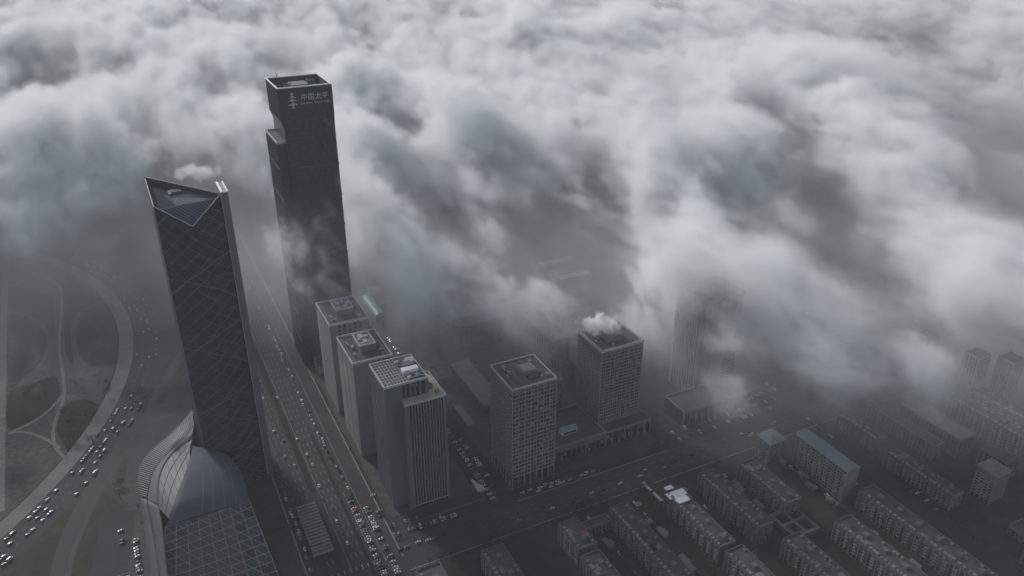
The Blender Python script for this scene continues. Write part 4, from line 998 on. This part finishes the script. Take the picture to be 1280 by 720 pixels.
def control(X, Y):
    # leading edge of the cloud deck
    front = [ground(*p, 90) for p in [(-700,380),(-300,350),(0,305),(120,285),(230,290),(330,320),(420,328),(480,315),(560,328),(640,348),(720,364),(830,395),(930,475),(1040,470),(1130,505),(1190,540),(1290,570),(1700,640),(2400,700)]]
    px = np.array([p[0] for p in front]); py = np.array([p[1] for p in front]); o = np.argsort(px); fy = np.interp(X, px[o], py[o])
    wx = (noise2(X, Y, 160, 4, 31)-.5)*150; wy = (noise2(X, Y, 160, 4, 32)-.5)*150; Xw, Yw = X+wx, Y+wy
    dd = (Yw-fy)+(noise2(X, Y, 260, 4, 1)-.5)*160
    cov = np.clip(dd/330+.18, 0, 1); cov = cov*cov*(3-2*cov)
    a = math.radians(-68); s = X*math.cos(a)+Y*math.sin(a); t = -X*math.sin(a)+Y*math.cos(a)
    wob = noise2(X, Y, 420, 3, 7)*220
    r = noise2(s/3., t+wob, 130, 5, 11); r2 = noise2(s/2.6+wob*.4, t+wob*.8, 55, 4, 12); r0 = noise2(X, Y, 700, 3, 17)
    top = 105+cov*55+34*(r-.5)*2*cov+14*(r2-.5)*2*cov+24*(r0-.5)*2*cov
    den = cov*np.clip(.62+1.6*(r-.5)+.9*(r2-.5), .02, 1.4)
    rd = np.zeros(X.shape); rt = np.zeros(X.shape)
    cut = np.ones(X.shape)
    for l, wd, dh, do in RIDGES+VALLEYS:
        q = np.exp(-(pdist(Xw, Yw, l)/wd)**2); rt += dh*q; rd += max(do, 0)*q
        if do < 0: cut *= 1-min(.98, -do*1.5)*q
    top = top+.7*rt*(.35+.65*cov); den = np.clip(den+rd*(.25+.75*cov)*np.clip(cov*3, 0, 1), .0, 1.7)*cut
    den = den*(1-.25*np.clip((X-.12*Y-180)/350, 0, 1)); far = np.clip((Y-2200)/900, 0, 1); den = den*(1-far)+np.clip(den, .6, 1.4)*far; top = top+60*far*(r-.3)
    # keep the air round the left tower and the fog bank behind it smooth
    ramp = np.clip((Yw-fy+400)/520, 0, 1)**1.6; patch = np.clip(.15+1.9*(noise2(X, Y, 190, 4, 41)-.25), .1, 1.6)
    mist = .15*ramp*patch*np.clip((2300-Y)/600, 0, 1)*(1-.75*np.exp(-((X+210)/110)**2-((Y-800)/130)**2))+np.exp(-((X+560)/420)**2-((Y-1060)/260)**2)*.07+np.exp(-((X-650)/420)**2-((Y-820)/200)**2)*.05+np.exp(-((X-120)/420)**2-((Y-880)/150)**2)*.05
    for l, zz, wd, tp_, dn in VEILS:
        q = np.exp(-(pdist(X+wx*.5, Y+wy*.5, l, zz)/wd)**2); k = np.clip(q*2.2, 0, 1)*(den < dn*1.5)
        top = np.where(den < dn, top*(1-k)+np.maximum(top, tp_)*k, top); den = np.maximum(den, dn*q)
    return top, den, mist
def vapour(name, col=(.965, .97, .975), aniso=0.):
    m = bpy.data.materials.new(name); m.use_nodes = True; t = m.node_tree; t.nodes.clear()
    o = t.nodes.new('ShaderNodeOutputMaterial'); v = t.nodes.new('ShaderNodeVolumePrincipled')
    v.inputs['Color'].default_value = (*col, 1); v.inputs['Density'].default_value = 1; v.inputs['Anisotropy'].default_value = aniso
    v.inputs['Density Attribute'].default_value = 'density'; t.links.new(v.outputs[0], o.inputs['Volume']); return m
CM = vapour('cloud_vapour'); SM = vapour('steam_vapour', (.99, .99, .99))
class NG:
    def __init__(s, name):
        s.g = bpy.data.node_groups.new(name, 'GeometryNodeTree')
        s.g.interface.new_socket('Geometry', in_out='INPUT', socket_type='NodeSocketGeometry'); s.g.interface.new_socket('Geometry', in_out='OUTPUT', socket_type='NodeSocketGeometry')
        s.N = s.g.nodes.new; s.L = s.g.links.new; s.gi = s.N('NodeGroupInput'); s.go = s.N('NodeGroupOutput'); s.pos = s.N('GeometryNodeInputPosition').outputs[0]
    def M(s, op, *a, clamp=False):
        n = s.N('ShaderNodeMath'); n.operation = op; n.use_clamp = clamp
        for i, v in enumerate(a):
            if isinstance(v, (int, float)): n.inputs[i].default_value = v
            else: s.L(v, n.inputs[i])
        return n.outputs[0]
    def noise(s, scale, detail, rough, stretch=(1,1,1), off=(0,0,0), rot=0, vec=None, dist=0, lac=2.):
        v = s.N('ShaderNodeVectorRotate'); v.rotation_type = 'Z_AXIS'; v.inputs['Angle'].default_value = rot; s.L(vec or s.pos, v.inputs['Vector'])
        vm = s.N('ShaderNodeVectorMath'); vm.operation = 'MULTIPLY_ADD'; s.L(v.outputs[0], vm.inputs[0]); vm.inputs[1].default_value = [k/scale for k in stretch]; vm.inputs[2].default_value = off
        n = s.N('ShaderNodeTexNoise'); n.noise_dimensions = '3D'; n.inputs['Scale'].default_value = 1; n.inputs['Detail'].default_value = detail
        n.inputs['Roughness'].default_value = rough; n.inputs['Lacunarity'].default_value = lac; n.inputs['Distortion'].default_value = dist
        s.L(vm.outputs[0], n.inputs['Vector']); return n
    def finish(s, dens, lo, hi, vox, m):
        vc = s.N('GeometryNodeVolumeCube'); s.L(dens, vc.inputs['Density']); vc.inputs['Min'].default_value = lo; vc.inputs['Max'].default_value = hi
        for a, k in (('Resolution X', 0), ('Resolution Y', 1), ('Resolution Z', 2)): vc.inputs[a].default_value = max(4, int((hi[k]-lo[k])/vox))
        sm = s.N('GeometryNodeSetMaterial'); sm.inputs['Material'].default_value = m; s.L(vc.outputs[0], sm.inputs[0]); s.L(sm.outputs[0], s.go.inputs[0])
def cloud(name, label, x0, x1, y0, y1, z0, z1, vox, st, fade, sgn):
    nx = int((x1-x0)/st)+1; ny = int((y1-y0)/st)+1
    X, Y = np.meshgrid(x0+np.arange(nx)*st, y0+np.arange(ny)*st); vals = control(X, Y)
    me = bpy.data.meshes.new(name); me.vertices.add(nx*ny)
    me.vertices.foreach_set('co', np.stack([X.ravel(), Y.ravel(), np.zeros(nx*ny)], 1).astype('f').ravel())
    for n, v in zip(('top', 'den', 'mist'), vals):
        at = me.attributes.new(n, 'FLOAT', 'POINT'); at.data.foreach_set('value', v.ravel().astype('f'))
    me.materials.append(CM); ob = put(name, me); G = NG(name); M_ = G.M
    sx = G.N('ShaderNodeSeparateXYZ'); G.L(G.pos, sx.inputs[0]); x, y, z = sx.outputs
    fx = M_('DIVIDE', M_('SUBTRACT', x, x0), st); fy = M_('DIVIDE', M_('SUBTRACT', y, y0), st)
    ix = M_('FLOOR', fx); iy = M_('FLOOR', fy); tx = M_('SUBTRACT', fx, ix); ty = M_('SUBTRACT', fy, iy)
    idx = [M_('ADD', M_('MULTIPLY', M_('MINIMUM', M_('ADD', iy, b), ny-1), nx), M_('MINIMUM', M_('ADD', ix, a), nx-1)) for a, b in ((0,0),(1,0),(0,1),(1,1))]
    def samp(attr):
        na = G.N('GeometryNodeInputNamedAttribute'); na.data_type = 'FLOAT'; na.inputs[0].default_value = attr; r = []
        for k in idx:
            s = G.N('GeometryNodeSampleIndex'); s.data_type = 'FLOAT'; s.domain = 'POINT'; s.clamp = True
            G.L(G.gi.outputs[0], s.inputs['Geometry']); G.L(na.outputs[0], s.inputs['Value']); G.L(k, s.inputs['Index']); r.append(s.outputs[0])
        mix = lambda a, b, t: M_('ADD', a, M_('MULTIPLY', M_('SUBTRACT', b, a), t))
        return mix(mix(r[0], r[1], tx), mix(r[2], r[3], tx), ty)
    top, den, mist = samp('top'), samp('den'), samp('mist')
    ROT = math.radians(68)
    # domain warp for torn, curling wisps
    wn = G.noise(95, 2, .5, off=(9, 4, 2)); wv = G.N('ShaderNodeVectorMath'); wv.operation = 'MULTIPLY_ADD'; G.L(wn.outputs['Color'], wv.inputs[0]); wv.inputs[1].default_value = (60, 60, 34)
    G.L(G.pos, wv.inputs[2]); P = wv.outputs[0]
    n1 = G.noise(105, 3, .58, (.36, 1, 1.2), (3, 7, 1), ROT, P).outputs[0]
    wn2 = G.noise(22, 2, .5, off=(2, 1, 7)); wv2 = G.N('ShaderNodeVectorMath'); wv2.operation = 'MULTIPLY_ADD'; G.L(wn2.outputs['Color'], wv2.inputs[0]); wv2.inputs[1].default_value = (24, 24, 16)
    G.L(P, wv2.inputs[2]); P2 = wv2.outputs[0]
    n2 = G.noise(40, 5, .78, (.28, 1, 1.15), (1, 2, 3), ROT, P2).outputs[0]
    NN = M_('ADD', M_('MULTIPLY', n1, .42), M_('MULTIPLY', n2, .58))
    h = M_('ADD', top, M_('ADD', M_('MULTIPLY', M_('SUBTRACT', n1, .5), 110), M_('MULTIPLY', M_('SUBTRACT', n2, .5), 90)))
    d = M_('DIVIDE', M_('SUBTRACT', h, z), 60, clamp=True)
    thr = M_('SUBTRACT', .56, M_('MULTIPLY', M_('MINIMUM', den, 1.), .14))
    er = M_('MINIMUM', M_('MAXIMUM', M_('MULTIPLY', M_('SUBTRACT', NN, thr), 16.5), .07), 2.4)
    bot = M_('DIVIDE', M_('SUBTRACT', z, M_('SUBTRACT', 85, M_('MULTIPLY', n1, 70))), 50, clamp=True)
    d = M_('MULTIPLY', M_('MULTIPLY', M_('POWER', d, 1.3), M_('MULTIPLY', M_('ADD', .12, den), .045)), M_('MULTIPLY', er, bot))
    fogz = M_('SUBTRACT', 1, M_('DIVIDE', z, 150), clamp=True)
    d = M_('ADD', d, M_('MULTIPLY', M_('MULTIPLY', mist, .025), M_('MULTIPLY', fogz, M_('ADD', .3, M_('MULTIPLY', n1, 1.4)))))
    f = M_('DIVIDE', M_('SUBTRACT', y, fade[0]), fade[1]-fade[0], clamp=True)
    if sgn < 0: f = M_('SUBTRACT', 1, f)
    d = M_('MULTIPLY', d, f); d = M_('MULTIPLY', d, M_('GREATER_THAN', d, .0001))
    G.finish(d, (x0, y0, z0), (x1, y1, z1), vox, CM)
    md = ob.modifiers.new('cloud', 'NODES'); md.node_group = G.g; ob['kind'] = 'stuff'; ob['label'] = label; return ob
VOX = 3.6
cloud('low_cloud', 'torn grey cloud wisps spilling over the city blocks', -960, 1300, 560, 1560, 4, 290, VOX, 10, (1440, 1540), -1)
cloud('cloud_sea', 'sea of pale billowing cloud stretching to the horizon', -2700, 2900, 1440, 5200, 4, 360, VOX*2., 20, (1440, 1540), 1)
def steam(name, label, cx, cy, cz, rx, ry, rz, dens, seed, drift=(1, 0, .3)):
    me = bpy.data.meshes.new(name); me.materials.append(SM); ob = put(name, me); G = NG(name); M_ = G.M
    v = G.N('ShaderNodeVectorMath'); v.operation = 'SUBTRACT'; G.L(G.pos, v.inputs[0]); v.inputs[1].default_value = (cx, cy, cz)
    v2 = G.N('ShaderNodeVectorMath'); v2.operation = 'DIVIDE'; G.L(v.outputs[0], v2.inputs[0]); v2.inputs[1].default_value = (rx, ry, rz)
    ln = G.N('ShaderNodeVectorMath'); ln.operation = 'LENGTH'; G.L(v2.outputs[0], ln.inputs[0])
    n1 = G.noise(8.5, 4, .55, off=(seed, 0, 0), dist=.6).outputs[0]
    d = M_('SUBTRACT', M_('MULTIPLY', M_('SUBTRACT', n1, .36), 4.2), M_('POWER', ln.outputs['Value'], 1.6), clamp=True)
    G.finish(M_('MULTIPLY', d, dens), (cx-rx*1.4, cy-ry*1.4, cz-rz*1.4), (cx+rx*1.4, cy+ry*1.4, cz+rz*1.4), 1.1, SM)
    md = ob.modifiers.new('steam', 'NODES'); md.node_group = G.g; ob['kind'] = 'stuff'; ob['label'] = label
px, py = ground(242, 228, 258); steam('steam_plume', 'white steam rising behind the slanted roof of the diagrid tower', px-2, py+14, 262, 26, 13, 8, .16, 3)
px, py = ground(748, 413, 98); steam('steam_plume', 'white steam drifting off the hazy gridded apartment tower', px, py, 104, 24, 14, 12, .4, 8)
# thin even air round everything
hz = MB().box(-8000, 8000, -2000, 12000, -1, 475).build('haze', M['ground'], kind='stuff'); hm = bpy.data.materials.new('haze_air'); hm.use_nodes = True; t = hm.node_tree; t.nodes.clear()
o_ = t.nodes.new('ShaderNodeOutputMaterial'); v_ = t.nodes.new('ShaderNodeVolumePrincipled'); v_.inputs['Color'].default_value = (.95, .95, .94, 1); v_.inputs['Density'].default_value = 8e-5
t.links.new(v_.outputs[0], o_.inputs['Volume']); hz.data.materials.clear(); hz.data.materials.append(hm)
